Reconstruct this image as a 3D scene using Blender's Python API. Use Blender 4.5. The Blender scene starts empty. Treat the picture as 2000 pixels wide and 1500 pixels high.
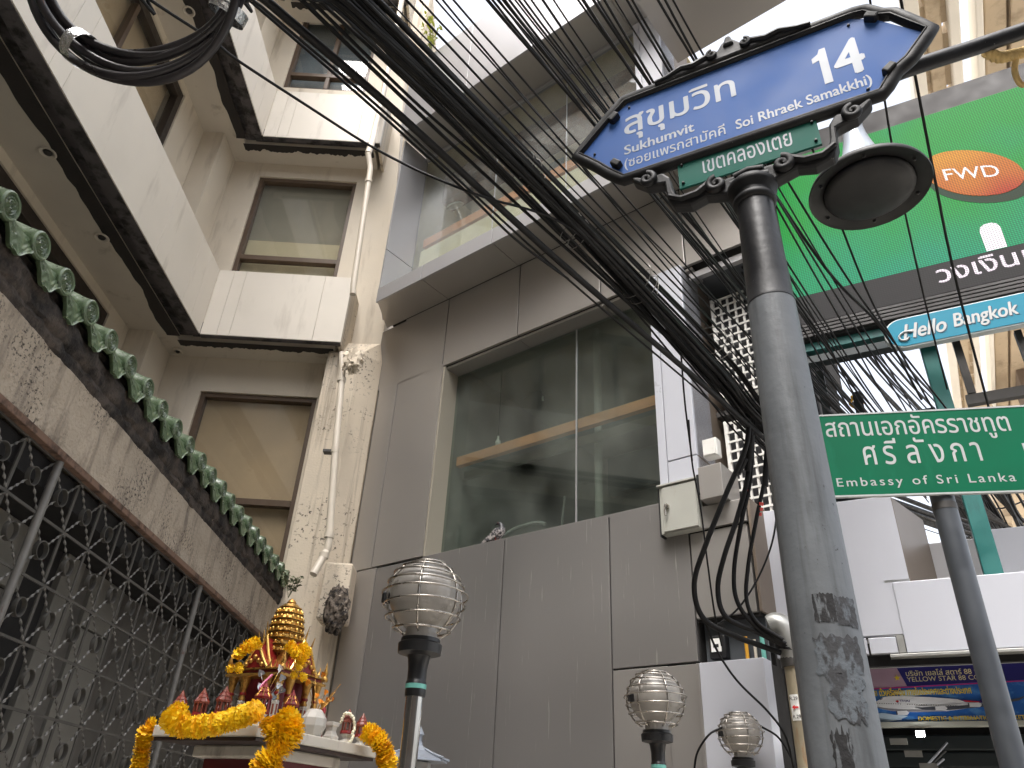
import bpy, bmesh, math, random
import numpy as np
from mathutils import Vector, Matrix, noise, geometry
random.seed(7)
R = math.radians
sc = bpy.context.scene
COL = sc.collection

# ------------------------------------------------------------------ camera
FPX, PITCH, ROLL, YAW = 1460.3, R(31.026), R(3.0867), R(0.5087)
EYE = Vector((0, 0, 1.6))
_f = Vector((math.sin(YAW) * math.cos(PITCH), math.cos(YAW) * math.cos(PITCH), math.sin(PITCH)))
_r0 = Vector((math.cos(YAW), -math.sin(YAW), 0)); _u0 = _r0.cross(_f)
_r = math.cos(ROLL) * _r0 + math.sin(ROLL) * _u0
_u = -math.sin(ROLL) * _r0 + math.cos(ROLL) * _u0
cam_d = bpy.data.cameras.new('camera'); cam = bpy.data.objects.new('camera', cam_d); COL.objects.link(cam)
cam.matrix_world = Matrix(((_r.x, _u.x, -_f.x, EYE.x), (_r.y, _u.y, -_f.y, EYE.y), (_r.z, _u.z, -_f.z, EYE.z), (0, 0, 0, 1)))
cam_d.sensor_fit = 'HORIZONTAL'; cam_d.sensor_width = 36.0; cam_d.lens = 36.0 * FPX / 2000.0
cam_d.clip_start = 0.05; cam_d.clip_end = 3000
sc.camera = cam

# ------------------------------------------------------------------ sky, sun, exposure
SUN_EL, SUN_AZ = R(62), R(205)          # azimuth clockwise from +Y
w = bpy.data.worlds.new('World'); sc.world = w; w.use_nodes = True
nt = w.node_tree; nt.nodes.clear()
sky = nt.nodes.new('ShaderNodeTexSky'); sky.sky_type = 'NISHITA'; sky.sun_disc = False
sky.sun_elevation = SUN_EL; sky.sun_rotation = SUN_AZ
sky.air_density = 1.0; sky.dust_density = 6.0; sky.ozone_density = 1.0
bg = nt.nodes.new('ShaderNodeBackground'); bg.inputs['Strength'].default_value = 0.15
hs = nt.nodes.new('ShaderNodeHueSaturation'); hs.inputs['Saturation'].default_value = 0.35
out = nt.nodes.new('ShaderNodeOutputWorld')
nt.links.new(sky.outputs[0], hs.inputs['Color']); nt.links.new(hs.outputs[0], bg.inputs[0]); nt.links.new(bg.outputs[0], out.inputs[0])
sun_d = bpy.data.lights.new('sun', 'SUN'); sun_d.energy = 0.7; sun_d.angle = R(40); sun_d.color = (1.0, 0.97, 0.93)
sun = bpy.data.objects.new('sun', sun_d); COL.objects.link(sun)
sdir = Vector((math.sin(SUN_AZ) * math.cos(SUN_EL), math.cos(SUN_AZ) * math.cos(SUN_EL), math.sin(SUN_EL)))
sun.rotation_euler = (-sdir).to_track_quat('-Z', 'Y').to_euler()
sc.view_settings.view_transform = 'Standard'; sc.view_settings.look = 'None'
sc.view_settings.gamma = 1.0; sc.view_settings.exposure = 1.82
sc.render.engine = 'CYCLES'
try:
    sc.cycles.use_denoising = True
    sc.cycles.max_bounces = 8; sc.cycles.transparent_max_bounces = 16
except Exception: pass

# ------------------------------------------------------------------ surveying: sight lines of the photograph met with real planes
def ray(x, y): return _f + _r * ((x - 1000) / FPX) + _u * ((750 - y) / FPX)
def dep(x, y, d): return EYE + ray(x, y) * d
def onz(x, y, z): d = ray(x, y); return EYE + d * ((z - EYE.z) / d.z)
def ony(x, y, Y): d = ray(x, y); return EYE + d * (Y / d.y)
def onx(x, y, X): d = ray(x, y); return EYE + d * (X / d.x)
BA, CA = R(49.58), R(60.4)
eB = Vector((math.sin(BA), -math.cos(BA), 0)); nB = Vector((math.cos(BA), math.sin(BA), 0)); B0 = Vector((-1.5, 7.3, 0))
eC = Vector((math.sin(CA), -math.cos(CA), 0)); nC = Vector((math.cos(CA), math.sin(CA), 0)); C0 = Vector((1.86, 4.76, 0))
ROT_B, ROT_C = -(math.pi / 2 - BA), -(math.pi / 2 - CA)
def on_plane(x, y, p, n): d = ray(x, y); return EYE + d * ((p - EYE).dot(n) / d.dot(n))
def loc_on(x, y, p, e, n, dy=0.0):
    q = on_plane(x, y, p + n * dy, n); return ((q - p).dot(e), q.z)

# ------------------------------------------------------------------ materials
MATS = {}
def lin(c): return tuple(((v / 255) / 12.92 if v / 255 <= 0.04045 else ((v / 255 + 0.055) / 1.055) ** 2.4) for v in c)
def pm(name, col, rough=.6, metal=0., var=.10, scale=5., bump=0., bscale=80., stain=None, stain_lo=.55, stain_hi=.7,
       streak=(6, 6, .5), speck=None, speck_lo=.64, speck_scale=70., spec=.5, coat=0., emit=None, estr=0., trans=0., rvar=.12, detail=6, specmask=True):
    m = bpy.data.materials.new(name); m.use_nodes = True; MATS[name] = m
    n = m.node_tree.nodes; l = m.node_tree.links
    b = n['Principled BSDF']
    b.inputs['Metallic'].default_value = metal; b.inputs['Roughness'].default_value = rough
    b.inputs['Specular IOR Level'].default_value = spec
    if coat: b.inputs['Coat Weight'].default_value = coat; b.inputs['Coat Roughness'].default_value = .12
    if trans: b.inputs['Transmission Weight'].default_value = trans
    tc = n.new('ShaderNodeTexCoord')
    nz = n.new('ShaderNodeTexNoise'); nz.inputs['Scale'].default_value = scale; nz.inputs['Detail'].default_value = detail
    l.new(tc.outputs['Object'], nz.inputs['Vector'])
    mr = n.new('ShaderNodeMapRange'); mr.inputs['From Min'].default_value = .25; mr.inputs['From Max'].default_value = .75
    mr.inputs['To Min'].default_value = 1 - var; mr.inputs['To Max'].default_value = 1 + var
    l.new(nz.outputs['Fac'], mr.inputs['Value'])
    vm = n.new('ShaderNodeVectorMath'); vm.operation = 'SCALE'; vm.inputs[0].default_value = col[:3]
    l.new(mr.outputs[0], vm.inputs['Scale']); cur = vm.outputs[0]
    if stain is not None:
        mp = n.new('ShaderNodeMapping'); mp.inputs['Scale'].default_value = streak; l.new(tc.outputs['Object'], mp.inputs['Vector'])
        n2 = n.new('ShaderNodeTexNoise'); n2.inputs['Scale'].default_value = 1.6; n2.inputs['Detail'].default_value = 9; n2.inputs['Roughness'].default_value = .62
        l.new(mp.outputs[0], n2.inputs['Vector'])
        m2 = n.new('ShaderNodeMapRange'); m2.inputs['From Min'].default_value = stain_lo; m2.inputs['From Max'].default_value = stain_hi
        l.new(n2.outputs['Fac'], m2.inputs['Value'])
        mx = n.new('ShaderNodeMix'); mx.data_type = 'RGBA'; l.new(m2.outputs[0], mx.inputs['Factor']); l.new(cur, mx.inputs['A'])
        mx.inputs['B'].default_value = (*stain[:3], 1); cur = mx.outputs['Result']
    if speck is not None:
        n3 = n.new('ShaderNodeTexNoise'); n3.inputs['Scale'].default_value = speck_scale; n3.inputs['Detail'].default_value = 5; n3.inputs['Roughness'].default_value = .7
        l.new(tc.outputs['Object'], n3.inputs['Vector'])
        m3 = n.new('ShaderNodeMapRange'); m3.inputs['From Min'].default_value = speck_lo; m3.inputs['From Max'].default_value = speck_lo + .05
        l.new(n3.outputs['Fac'], m3.inputs['Value'])
        fac = m3.outputs[0]
        if specmask:
            n4 = n.new('ShaderNodeTexNoise'); n4.inputs['Scale'].default_value = speck_scale * .07; n4.inputs['Detail'].default_value = 3
            l.new(tc.outputs['Object'], n4.inputs['Vector'])
            m4 = n.new('ShaderNodeMapRange'); m4.inputs['From Min'].default_value = .46; m4.inputs['From Max'].default_value = .6
            l.new(n4.outputs['Fac'], m4.inputs['Value'])
            mu = n.new('ShaderNodeMath'); mu.operation = 'MULTIPLY'; l.new(m3.outputs[0], mu.inputs[0]); l.new(m4.outputs[0], mu.inputs[1]); fac = mu.outputs[0]
        mx = n.new('ShaderNodeMix'); mx.data_type = 'RGBA'; l.new(fac, mx.inputs['Factor']); l.new(cur, mx.inputs['A'])
        mx.inputs['B'].default_value = (*speck[:3], 1); cur = mx.outputs['Result']
    l.new(cur, b.inputs['Base Color'])
    if rvar:
        m5 = n.new('ShaderNodeMapRange'); m5.inputs['From Min'].default_value = .3; m5.inputs['From Max'].default_value = .7
        m5.inputs['To Min'].default_value = max(.02, rough - rvar); m5.inputs['To Max'].default_value = min(1, rough + rvar)
        l.new(nz.outputs['Fac'], m5.inputs['Value']); l.new(m5.outputs[0], b.inputs['Roughness'])
    if bump:
        nb = n.new('ShaderNodeTexNoise'); nb.inputs['Scale'].default_value = bscale; nb.inputs['Detail'].default_value = 8
        l.new(tc.outputs['Object'], nb.inputs['Vector'])
        bp = n.new('ShaderNodeBump'); bp.inputs['Strength'].default_value = bump; bp.inputs['Distance'].default_value = .01
        l.new(nb.outputs['Fac'], bp.inputs['Height']); l.new(bp.outputs[0], b.inputs['Normal'])
    if emit is not None:
        b.inputs['Emission Color'].default_value = (*emit, 1); b.inputs['Emission Strength'].default_value = estr
    return m
def glass(name, tint=(.85, .9, .88), refl=1.0, dirt=.0, dirtcol=(.3, .3, .27), ior=1.5):
    m = bpy.data.materials.new(name); m.use_nodes = True; MATS[name] = m
    n = m.node_tree.nodes; l = m.node_tree.links; n.clear()
    o = n.new('ShaderNodeOutputMaterial'); t = n.new('ShaderNodeBsdfTransparent'); t.inputs[0].default_value = (*tint, 1)
    g = n.new('ShaderNodeBsdfGlossy'); g.inputs['Roughness'].default_value = .02; g.inputs[0].default_value = (refl, refl, refl, 1)
    lw = n.new('ShaderNodeLayerWeight'); lw.inputs['Blend'].default_value = .5
    pw = n.new('ShaderNodeMath'); pw.operation = 'POWER'; l.new(lw.outputs['Facing'], pw.inputs[0]); pw.inputs[1].default_value = 5.
    fr = n.new('ShaderNodeMath'); fr.operation = 'MULTIPLY_ADD'; l.new(pw.outputs[0], fr.inputs[0]); fr.inputs[1].default_value = .94; fr.inputs[2].default_value = .05
    mx = n.new('ShaderNodeMixShader'); l.new(fr.outputs[0], mx.inputs[0]); l.new(t.outputs[0], mx.inputs[1]); l.new(g.outputs[0], mx.inputs[2])
    last = mx
    if dirt:
        d = n.new('ShaderNodeBsdfDiffuse'); d.inputs[0].default_value = (*dirtcol, 1)
        tc = n.new('ShaderNodeTexCoord'); mp = n.new('ShaderNodeMapping'); mp.inputs['Scale'].default_value = (.8, .8, .6); l.new(tc.outputs['Object'], mp.inputs['Vector'])
        nz = n.new('ShaderNodeTexNoise'); nz.inputs['Scale'].default_value = 2.5; nz.inputs['Detail'].default_value = 8; l.new(mp.outputs[0], nz.inputs['Vector'])
        mr = n.new('ShaderNodeMapRange'); mr.inputs['From Min'].default_value = .3; mr.inputs['From Max'].default_value = .8; mr.inputs['To Max'].default_value = dirt * 2
        l.new(nz.outputs['Fac'], mr.inputs['Value'])
        m2 = n.new('ShaderNodeMixShader'); l.new(mr.outputs[0], m2.inputs[0]); l.new(last.outputs[0], m2.inputs[1]); l.new(d.outputs[0], m2.inputs[2]); last = m2
    l.new(last.outputs[0], o.inputs[0]); return m

# ------------------------------------------------------------------ mesh helpers
MAT4 = {}
def tag(o, label=None, cat=None, group=None, kind=None):
    if label: o['label'] = label
    if cat: o['category'] = cat
    if group: o['group'] = group
    if kind: o['kind'] = kind
    return o
def empty(name, loc=(0, 0, 0), rz=0., label=None, cat=None, group=None):
    o = bpy.data.objects.new(name, None); COL.objects.link(o); o.empty_display_size = .1
    o.location = loc; o.rotation_euler = (0, 0, rz)
    MAT4[o.name] = Matrix.Translation(Vector(loc)) @ Matrix.Rotation(rz, 4, 'Z')
    return tag(o, label, cat, group)
class MB:
    def __init__(s): s.v = []; s.f = []
    def add(s, vs, fs):
        k = len(s.v); s.v += [tuple(v) for v in vs]; s.f += [tuple(i + k for i in f) for f in fs]; return s
    def box(s, x0, x1, y0, y1, z0, z1):
        x0, x1 = min(x0, x1), max(x0, x1); y0, y1 = min(y0, y1), max(y0, y1); z0, z1 = min(z0, z1), max(z0, z1)
        return s.add([(x0, y0, z0), (x1, y0, z0), (x1, y1, z0), (x0, y1, z0), (x0, y0, z1), (x1, y0, z1), (x1, y1, z1), (x0, y1, z1)],
                     [(3, 2, 1, 0), (4, 5, 6, 7), (0, 1, 5, 4), (1, 2, 6, 5), (2, 3, 7, 6), (3, 0, 4, 7)])
    def prism(s, poly, d0, d1, axis='y'):
        # poly: 2D outline, counter-clockwise seen along -axis for xz (x,z)->front at d0
        n = len(poly)
        def P(a, b, d): return (a, d, b) if axis == 'y' else ((d, a, b) if axis == 'x' else (a, b, d))
        vs = [P(a, b, d0) for a, b in poly] + [P(a, b, d1) for a, b in poly]
        fs = [tuple(range(n)), tuple(range(2 * n - 1, n - 1, -1))] + [((i + 1) % n, i, i + n, (i + 1) % n + n) for i in range(n)]
        return s.add(vs, fs)
    def tube(s, path, r, n=8, closed=False, caps=True, up=None):
        pts = [Vector(p) for p in path]; m = len(pts); rr = r if callable(r) else (lambda t: r)
        t0 = (pts[1] - pts[0]).normalized(); a = Vector((0, 0, 1)) if abs(t0.z) < .9 else Vector((1, 0, 0))
        u = (a - t0 * a.dot(t0)).normalized(); k = len(s.v)
        for i, p in enumerate(pts):
            if closed: t = (pts[(i + 1) % m] - pts[i - 1]).normalized()
            else: t = (pts[min(i + 1, m - 1)] - pts[max(i - 1, 0)]).normalized()
            u = (u - t * u.dot(t)); u = u.normalized() if u.length > 1e-6 else t.orthogonal().normalized()
            w_ = t.cross(u); q = rr(i / max(1, m - 1))
            for j in range(n):
                c = 2 * math.pi * j / n; s.v.append(tuple(p + (u * math.cos(c) + w_ * math.sin(c)) * q))
        for i in range(m if closed else m - 1):
            for j in range(n):
                a_, b_ = k + i * n + j, k + i * n + (j + 1) % n; c_, d_ = k + ((i + 1) % m) * n + j, k + ((i + 1) % m) * n + (j + 1) % n
                s.f.append((a_, b_, d_, c_))
        if caps and not closed:
            s.f.append(tuple(k + j for j in reversed(range(n)))); s.f.append(tuple(k + (m - 1) * n + j for j in range(n)))
        return s
    def lathe(s, prof, n=24, c=(0, 0, 0), sq=1., rot=0.):
        k = len(s.v); m = len(prof)
        for r, z in prof:
            for j in range(n):
                a = 2 * math.pi * j / n + rot; s.v.append((c[0] + r * math.cos(a), c[1] + r * math.sin(a) * sq, c[2] + z))
        for i in range(m - 1):
            for j in range(n):
                s.f.append((k + i * n + j, k + i * n + (j + 1) % n, k + (i + 1) * n + (j + 1) % n, k + (i + 1) * n + j))
        if prof[0][0] > 1e-5: s.f.append(tuple(k + j for j in reversed(range(n))))
        if prof[-1][0] > 1e-5: s.f.append(tuple(k + (m - 1) * n + j for j in range(n)))
        return s
    def ball(s, c, r, n=12, m=8, sx=1, sy=1, sz=1):
        k0 = len(s.v); s.lathe([(max(1e-6, r * math.sin(math.pi * i / m)), -r * math.cos(math.pi * i / m)) for i in range(m + 1)], n)
        for i in range(k0, len(s.v)): x, y, z = s.v[i]; s.v[i] = (c[0] + x * sx, c[1] + y * sy, c[2] + z * sz)
        return s
    def xform(s, M, k0=0):
        for i in range(k0, len(s.v)): s.v[i] = tuple(M @ Vector(s.v[i]))
        return s
    def build(s, name, mat, parent=None, world=False, smooth=None, bevel=0., label=None, cat=None, group=None, kind=None):
        me = bpy.data.meshes.new(name); vs = s.v
        if parent is not None and world:
            inv = MAT4[parent.name].inverted(); vs = [tuple(inv @ Vector(v)) for v in vs]
        me.from_pydata(vs, [], s.f); me.materials.append(MATS[mat] if isinstance(mat, str) else mat)
        if smooth is not None:
            for p in me.polygons: p.use_smooth = True
            me.set_sharp_from_angle(angle=R(smooth))
        me.update()
        o = bpy.data.objects.new(name, me); COL.objects.link(o)
        if parent is not None: o.parent = parent; MAT4[o.name] = MAT4.get(parent.name, Matrix())
        if bevel:
            b = o.modifiers.new('bevel', 'BEVEL'); b.width = bevel; b.segments = 2; b.limit_method = 'ANGLE'; b.angle_limit = R(40)
        return tag(o, label, cat, group, kind)
def inst(o, parent, loc=None, rot=None, scale=None):
    c = o.copy(); COL.objects.link(c); c.parent = parent
    if loc is not None: c.location = loc
    if rot is not None: c.rotation_euler = rot
    if scale is not None: c.scale = scale
    return c
def copy_tree(o, parent=None):
    c = o.copy(); COL.objects.link(c); c.parent = parent
    if o.name in MAT4: MAT4[c.name] = MAT4[o.name]
    for ch in list(o.children): copy_tree(ch, c)
    return c
def smoothpath(pts, n=8):
    P = [Vector(p) for p in pts]; P = [P[0] * 2 - P[1]] + P + [P[-1] * 2 - P[-2]]; out_ = []
    for i in range(1, len(P) - 2):
        for k in range(n):
            t = k / n; a, b, c, d = P[i - 1], P[i], P[i + 1], P[i + 2]
            out_.append(.5 * ((2 * b) + (c - a) * t + (2 * a - 5 * b + 4 * c - d) * t * t + (3 * b - a - 3 * c + d) * t ** 3))
    out_.append(P[-2]); return out_
def glyph_mesh(body, bold, shear, spacing):
    """outline of a text as 2D triangles, filled by winding number so that overlapping strokes stay solid"""
    c = bpy.data.curves.new('t', 'FONT'); c.body = body; c.resolution_u = 4; c.shear = shear; c.space_character = spacing
    t = bpy.data.objects.new('t', c); COL.objects.link(t); dg = bpy.context.evaluated_depsgraph_get(); cu = t.to_curve(dg)
    loops = []
    for sp_ in cu.splines:
        P = []
        if sp_.type == 'BEZIER':
            bp_ = sp_.bezier_points; n = len(bp_)
            for i in range(n):
                p0, p1 = bp_[i], bp_[(i + 1) % n]; q = (p0.co, p0.handle_right, p1.handle_left, p1.co)
                straight = (q[1] - q[0]).cross(q[3] - q[0]).length < 1e-5 and (q[2] - q[0]).cross(q[3] - q[0]).length < 1e-5
                for k in range(1 if straight else 4):
                    u = k / (1 if straight else 4); v = q[0] * (1 - u) ** 3 + q[1] * 3 * u * (1 - u) ** 2 + q[2] * 3 * u * u * (1 - u) + q[3] * u ** 3; P.append((v.x, v.y))
        else: P = [(p.co.x, p.co.y) for p in sp_.points]
        if len(P) > 2: loops.append(np.array(P))
    t.to_curve_clear(); bpy.data.objects.remove(t); bpy.data.curves.remove(c)
    offs = [(0, 0)] + ([(bold, 0), (-bold, 0), (0, bold * .7), (0, -bold * .7)] if bold > 0 else [])
    L = [l + np.array(o) for o in offs for l in loops]
    vs = []; es = []
    for l in L:
        k = len(vs); vs += [Vector(p) for p in l]; es += [(k + i, k + (i + 1) % len(l)) for i in range(len(l))]
    V, E_, F_, *_ = geometry.delaunay_2d_cdt(vs, es, [], 0, 1e-5)
    V = np.array([tuple(v) for v in V]); T = np.array([f for f in F_ if len(f) == 3]); C = V[T].mean(1)
    wn = np.zeros(len(C), int)
    for l in L:
        A = l; B_ = np.roll(l, -1, 0)
        for j in range(len(A)):
            ax, ay = A[j]; bx_, by = B_[j]
            if ay == by: continue
            cr = (bx_ - ax) * (C[:, 1] - ay) - (C[:, 0] - ax) * (by - ay)
            if ay < by: wn += ((C[:, 1] >= ay) & (C[:, 1] < by) & (cr > 0))
            else: wn -= ((C[:, 1] >= by) & (C[:, 1] < ay) & (cr < 0))
    T = T[wn != 0]
    used = np.unique(T); mp = -np.ones(len(V), int); mp[used] = np.arange(len(used))
    return V[used], mp[T]
def lettering(parent, s, x0, z0, wd, ht, y, mat, bold=0., shear=0., name='lettering', slope=0., thick=.0006, label=None, spacing=1.):
    V, T = glyph_mesh(s, bold, shear, spacing)
    lo, hi = V.min(0), V.max(0); uv = (V - lo) / (hi - lo)
    me = bpy.data.meshes.new(name); me.from_pydata([(x0 + u * wd, y, z0 + q * ht + slope * u * wd) for u, q in uv], [], [tuple(int(i) for i in f) for f in T])
    b = bmesh.new(); b.from_mesh(me)
    for f in b.faces:
        f.normal_update()
        if f.normal.y > 0: f.normal_flip()
    ex = bmesh.ops.extrude_face_region(b, geom=b.faces[:])
    for e in ex['geom']:
        if isinstance(e, bmesh.types.BMVert): e.co.y -= thick
    b.to_mesh(me); b.free(); me.materials.append(MATS[mat])
    o = bpy.data.objects.new(name, me); COL.objects.link(o); o.parent = parent
    if label: o['label'] = label
    return o

# palette
pm('cream', lin((206, 195, 177)), .75, var=.07, scale=2, bump=.15, bscale=40, stain=lin((132, 116, 98)), stain_lo=.55, stain_hi=.9, streak=(3, 3, .5), speck=lin((90, 80, 70)), speck_lo=.69, speck_scale=40)
pm('cream_dirty', lin((205, 192, 172)), .8, var=.09, scale=3, bump=.3, bscale=50, stain=lin((105, 92, 78)), stain_lo=.52, stain_hi=.78, streak=(9, 9, .45), speck=lin((48, 42, 38)), speck_lo=.57, speck_scale=24)
pm('panel_cream', lin((214, 206, 193)), .55, var=.06, scale=1.5, stain=lin((140, 128, 114)), stain_lo=.56, stain_hi=.95, streak=(2.6, 2.6, .5), speck=lin((110, 100, 92)), speck_lo=.72, speck_scale=30)
pm('soffit', lin((202, 194, 181)), .8, var=.07, scale=2, bump=.1, stain=lin((120, 106, 90)), stain_lo=.6, stain_hi=.85, streak=(2, 2, 2))
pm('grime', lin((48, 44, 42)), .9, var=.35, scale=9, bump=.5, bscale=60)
pm('gutter', lin((84, 80, 82)), .7, var=.3, scale=5, bump=.3, stain=lin((30, 28, 28)), stain_lo=.45, stain_hi=.6, streak=(4, 4, 4))
pm('brown_frame', lin((88, 72, 58)), .45, var=.15, scale=14, spec=.4)
pm('brown_dark', lin((52, 44, 38)), .5, var=.15, scale=14)
pm('blind_tan', lin((188, 166, 136)), .85, var=.06, scale=1.5, stain=lin((150, 112, 70)), stain_lo=.66, stain_hi=.75, streak=(2, 2, 2))
pm('blind_grey', lin((150, 146, 134)), .85, var=.08, scale=1.5)
pm('blind_cream', lin((202, 192, 164)), .85, var=.05, scale=2)
pm('room_blue', lin((110, 122, 132)), .8, var=.15, scale=2)
pm('pvc', lin((198, 188, 172)), .45, var=.05, scale=6, stain=lin((150, 140, 124)), stain_lo=.62, stain_hi=.8, streak=(10, 10, 1))
pm('steel_dark', lin((70, 68, 66)), .5, .3, var=.2, scale=20)
pm('band', lin((164, 152, 136)), .85, var=.14, scale=3, bump=.9, bscale=45, stain=lin((80, 72, 66)), stain_lo=.49, stain_hi=.76, streak=(6, 6, 1.0), speck=lin((58, 51, 46)), speck_lo=.54, speck_scale=55)
pm('cornice', lin((74, 66, 60)), .95, var=.45, scale=14, bump=1.0, bscale=60, stain=lin((30, 27, 26)), stain_lo=.42, stain_hi=.6, streak=(5, 5, 5), speck=lin((150, 136, 118)), speck_lo=.66, speck_scale=30)
pm('rubble', lin((104, 94, 84)), .95, var=.4, scale=20, bump=.8, bscale=60, stain=lin((36, 32, 30)), stain_lo=.48, stain_hi=.58, streak=(14, 14, 14), speck=lin((170, 158, 142)), speck_lo=.62, speck_scale=50)
pm('rust_angle', lin((112, 88, 74)), .8, var=.25, scale=16, stain=lin((60, 44, 36)), stain_lo=.5, stain_hi=.65, streak=(8, 8, 8))
pm('tile_green', lin((80, 97, 72)), .34, var=.3, scale=16, coat=.25, stain=lin((98, 100, 62)), stain_lo=.55, stain_hi=.78, streak=(10, 10, 10), bump=.3, bscale=70, speck=lin((26, 34, 20)), speck_lo=.56, speck_scale=95)  # dark speck puts the shaded hollows of the carving into the glaze colour
pm('tile_line', lin((46, 58, 44)), .4, var=.2, scale=20)
pm('grille_paint', lin((84, 82, 78)), .5, .2, var=.2, scale=25, stain=lin((78, 60, 50)), stain_lo=.62, stain_hi=.75, streak=(8, 8, 8))
pm('grille_light', lin((112, 110, 106)), .45, .25, var=.15, scale=20, stain=lin((90, 66, 54)), stain_lo=.62, stain_hi=.7, streak=(8, 8, 8))
pm('shopfront', lin((92, 90, 86)), .5, var=.2, scale=1.5, stain=lin((58, 52, 48)), stain_lo=.5, stain_hi=.7, streak=(3, 3, .6))
pm('shopfront_light', lin((118, 116, 110)), .5, var=.12, scale=2)
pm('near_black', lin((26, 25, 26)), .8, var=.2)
pm('acp', lin((172, 168, 164)), .36, .65, var=.05, scale=.8, rvar=.06, spec=.5, speck=lin((176, 172, 166)), speck_lo=.77, speck_scale=26, specmask=False)
pm('acp_drip', lin((150, 147, 145)), .38, .65, var=.06, scale=.9, rvar=.08, stain=lin((196, 192, 186)), stain_lo=.625, stain_hi=.68, streak=(30, 30, .9), speck=lin((205, 200, 194)), speck_lo=.72, speck_scale=36)
pm('acp_light', lin((170, 169, 171)), .35, .45, var=.04, scale=.8, rvar=.06)
pm('acp_white', lin((186, 188, 196)), .35, .1, var=.03, scale=1, rvar=.08, speck=lin((130, 128, 130)), speck_lo=.75, speck_scale=16, stain=lin((188, 188, 192)), stain_lo=.66, stain_hi=.85, streak=(5, 5, .5))
pm('acp_joint', lin((28, 26, 25)), .8, var=.1)
pm('acp_jamb', lin((156, 150, 136)), .5, .2, var=.06, scale=1)
pm('acp_brown', lin((120, 108, 96)), .45, .3, var=.06, scale=1)
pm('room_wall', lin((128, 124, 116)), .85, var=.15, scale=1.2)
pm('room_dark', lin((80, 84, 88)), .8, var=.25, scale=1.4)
pm('room_ceiling', lin((130, 126, 118)), .85, var=.15, scale=1.5)
pm('brick_room', lin((110, 72, 56)), .9, var=.35, scale=9, stain=lin((150, 130, 116)), stain_lo=.55, stain_hi=.7, streak=(4, 4, 9))
pm('wood_rail', lin((196, 132, 88)), .55, var=.14, scale=3, stain=lin((160, 100, 62)), stain_lo=.55, stain_hi=.8, streak=(1, 1, 14))
pm('bulb', lin((235, 232, 220)), .25, var=.02)
pm('dish_glass', lin((196, 196, 188)), .3, var=.08)
pm('rubber', lin((12, 12, 14)), .55, var=.25, scale=14, spec=.3)
pm('rubber_coil', lin((40, 37, 40)), .36, var=.25, scale=8, spec=.5)
pm('rubber_brown', lin((92, 58, 42)), .45, var=.2)
pm('metal_strap', lin((210, 212, 214)), .22, .95, var=.15, scale=40, bump=.5, bscale=90)
pm('wire', lin((120, 118, 114)), .5, .6, var=.2)
pm('red_tape', lin((190, 72, 66)), .6, var=.15)
pm('pole_grey', lin((102, 106, 110)), .5, .1, var=.14, scale=9, bump=.10, bscale=60, stain=lin((66, 68, 70)), stain_lo=.48, stain_hi=.72, streak=(16, 16, 1.2), speck=lin((50, 50, 52)), speck_lo=.64, speck_scale=60, spec=.35)
pm('pole_black', lin((26, 27, 30)), .45, .1, var=.25, scale=12, bump=.08, bscale=60, speck=lin((150, 152, 152)), speck_lo=.66, speck_scale=70, spec=.4)
pm('sign_black', lin((20, 21, 24)), .58, .0, var=.3, scale=14, bump=.12, bscale=40, speck=lin((120, 120, 116)), speck_lo=.66, speck_scale=60, spec=.35)
pm('sign_blue', lin((54, 92, 156)), .6, var=.08, scale=5, spec=.2, stain=lin((62, 98, 164)), stain_lo=.6, stain_hi=.85, streak=(8, 8, 2))
pm('sign_green', lin((20, 92, 80)), .6, var=.06, scale=6, spec=.15)
pm('embassy_green', lin((0, 92, 64)), .6, var=.10, scale=4, spec=.15, stain=lin((16, 104, 76)), stain_lo=.58, stain_hi=.8, streak=(6, 6, 1.5))
pm('letter_white', lin((168, 172, 172)), .45, var=.04)
pm('letter_grey', lin((152, 160, 170)), .5, var=.05)
pm('sticker', lin((56, 57, 60)), .8, var=.35, scale=24, bump=.3, bscale=60, stain=lin((88, 94, 100)), stain_lo=.47, stain_hi=.53, streak=(26, 26, 14), speck=lin((34, 32, 32)), speck_lo=.55, speck_scale=70)
pm('sticker_dark', lin((34, 34, 36)), .85, var=.4, scale=30, bump=.3, bscale=70, stain=lin((92, 96, 100)), stain_lo=.55, stain_hi=.6, streak=(50, 50, 9))
pm('pole_far', lin((72, 76, 82)), .42, .15, var=.14, scale=9, coat=.15, stain=lin((70, 74, 78)), stain_lo=.5, stain_hi=.7, streak=(6, 6, 1))
pm('lamp_dish', lin((10, 10, 11)), .55, var=.2, scale=10)
pm('lamp_cone', lin((168, 176, 186)), .42, .3, var=.1, scale=10, stain=lin((120, 126, 134)), stain_lo=.55, stain_hi=.75, streak=(14, 14, 1))
pm('stainless', lin((200, 196, 190)), .18, 1., var=.08, scale=10, rvar=.06)
pm('stainless_dull', lin((176, 170, 162)), .28, 1., var=.12, scale=20)
pm('globe', lin((150, 146, 140)), .35, var=.08, scale=12, coat=.3, stain=lin((140, 132, 122)), stain_lo=.55, stain_hi=.75, streak=(6, 6, 3))
pm('plastic_black', lin((28, 28, 29)), .4, var=.2, scale=10)
pm('tape_teal', lin((110, 178, 166)), .5, var=.1)
pm('gold', lin((184, 142, 74)), .34, .8, var=.18, scale=30, bump=.35, bscale=120, stain=lin((110, 70, 30)), stain_lo=.56, stain_hi=.7, streak=(24, 24, 24))
pm('gold_line', lin((232, 190, 104)), .3, .8, var=.12, scale=30)
pm('shrine_red', lin((122, 24, 22)), .4, var=.15, scale=20, coat=.2)
pm('shrine_brick', lin((124, 60, 44)), .5, var=.18, scale=24, coat=.1)
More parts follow.
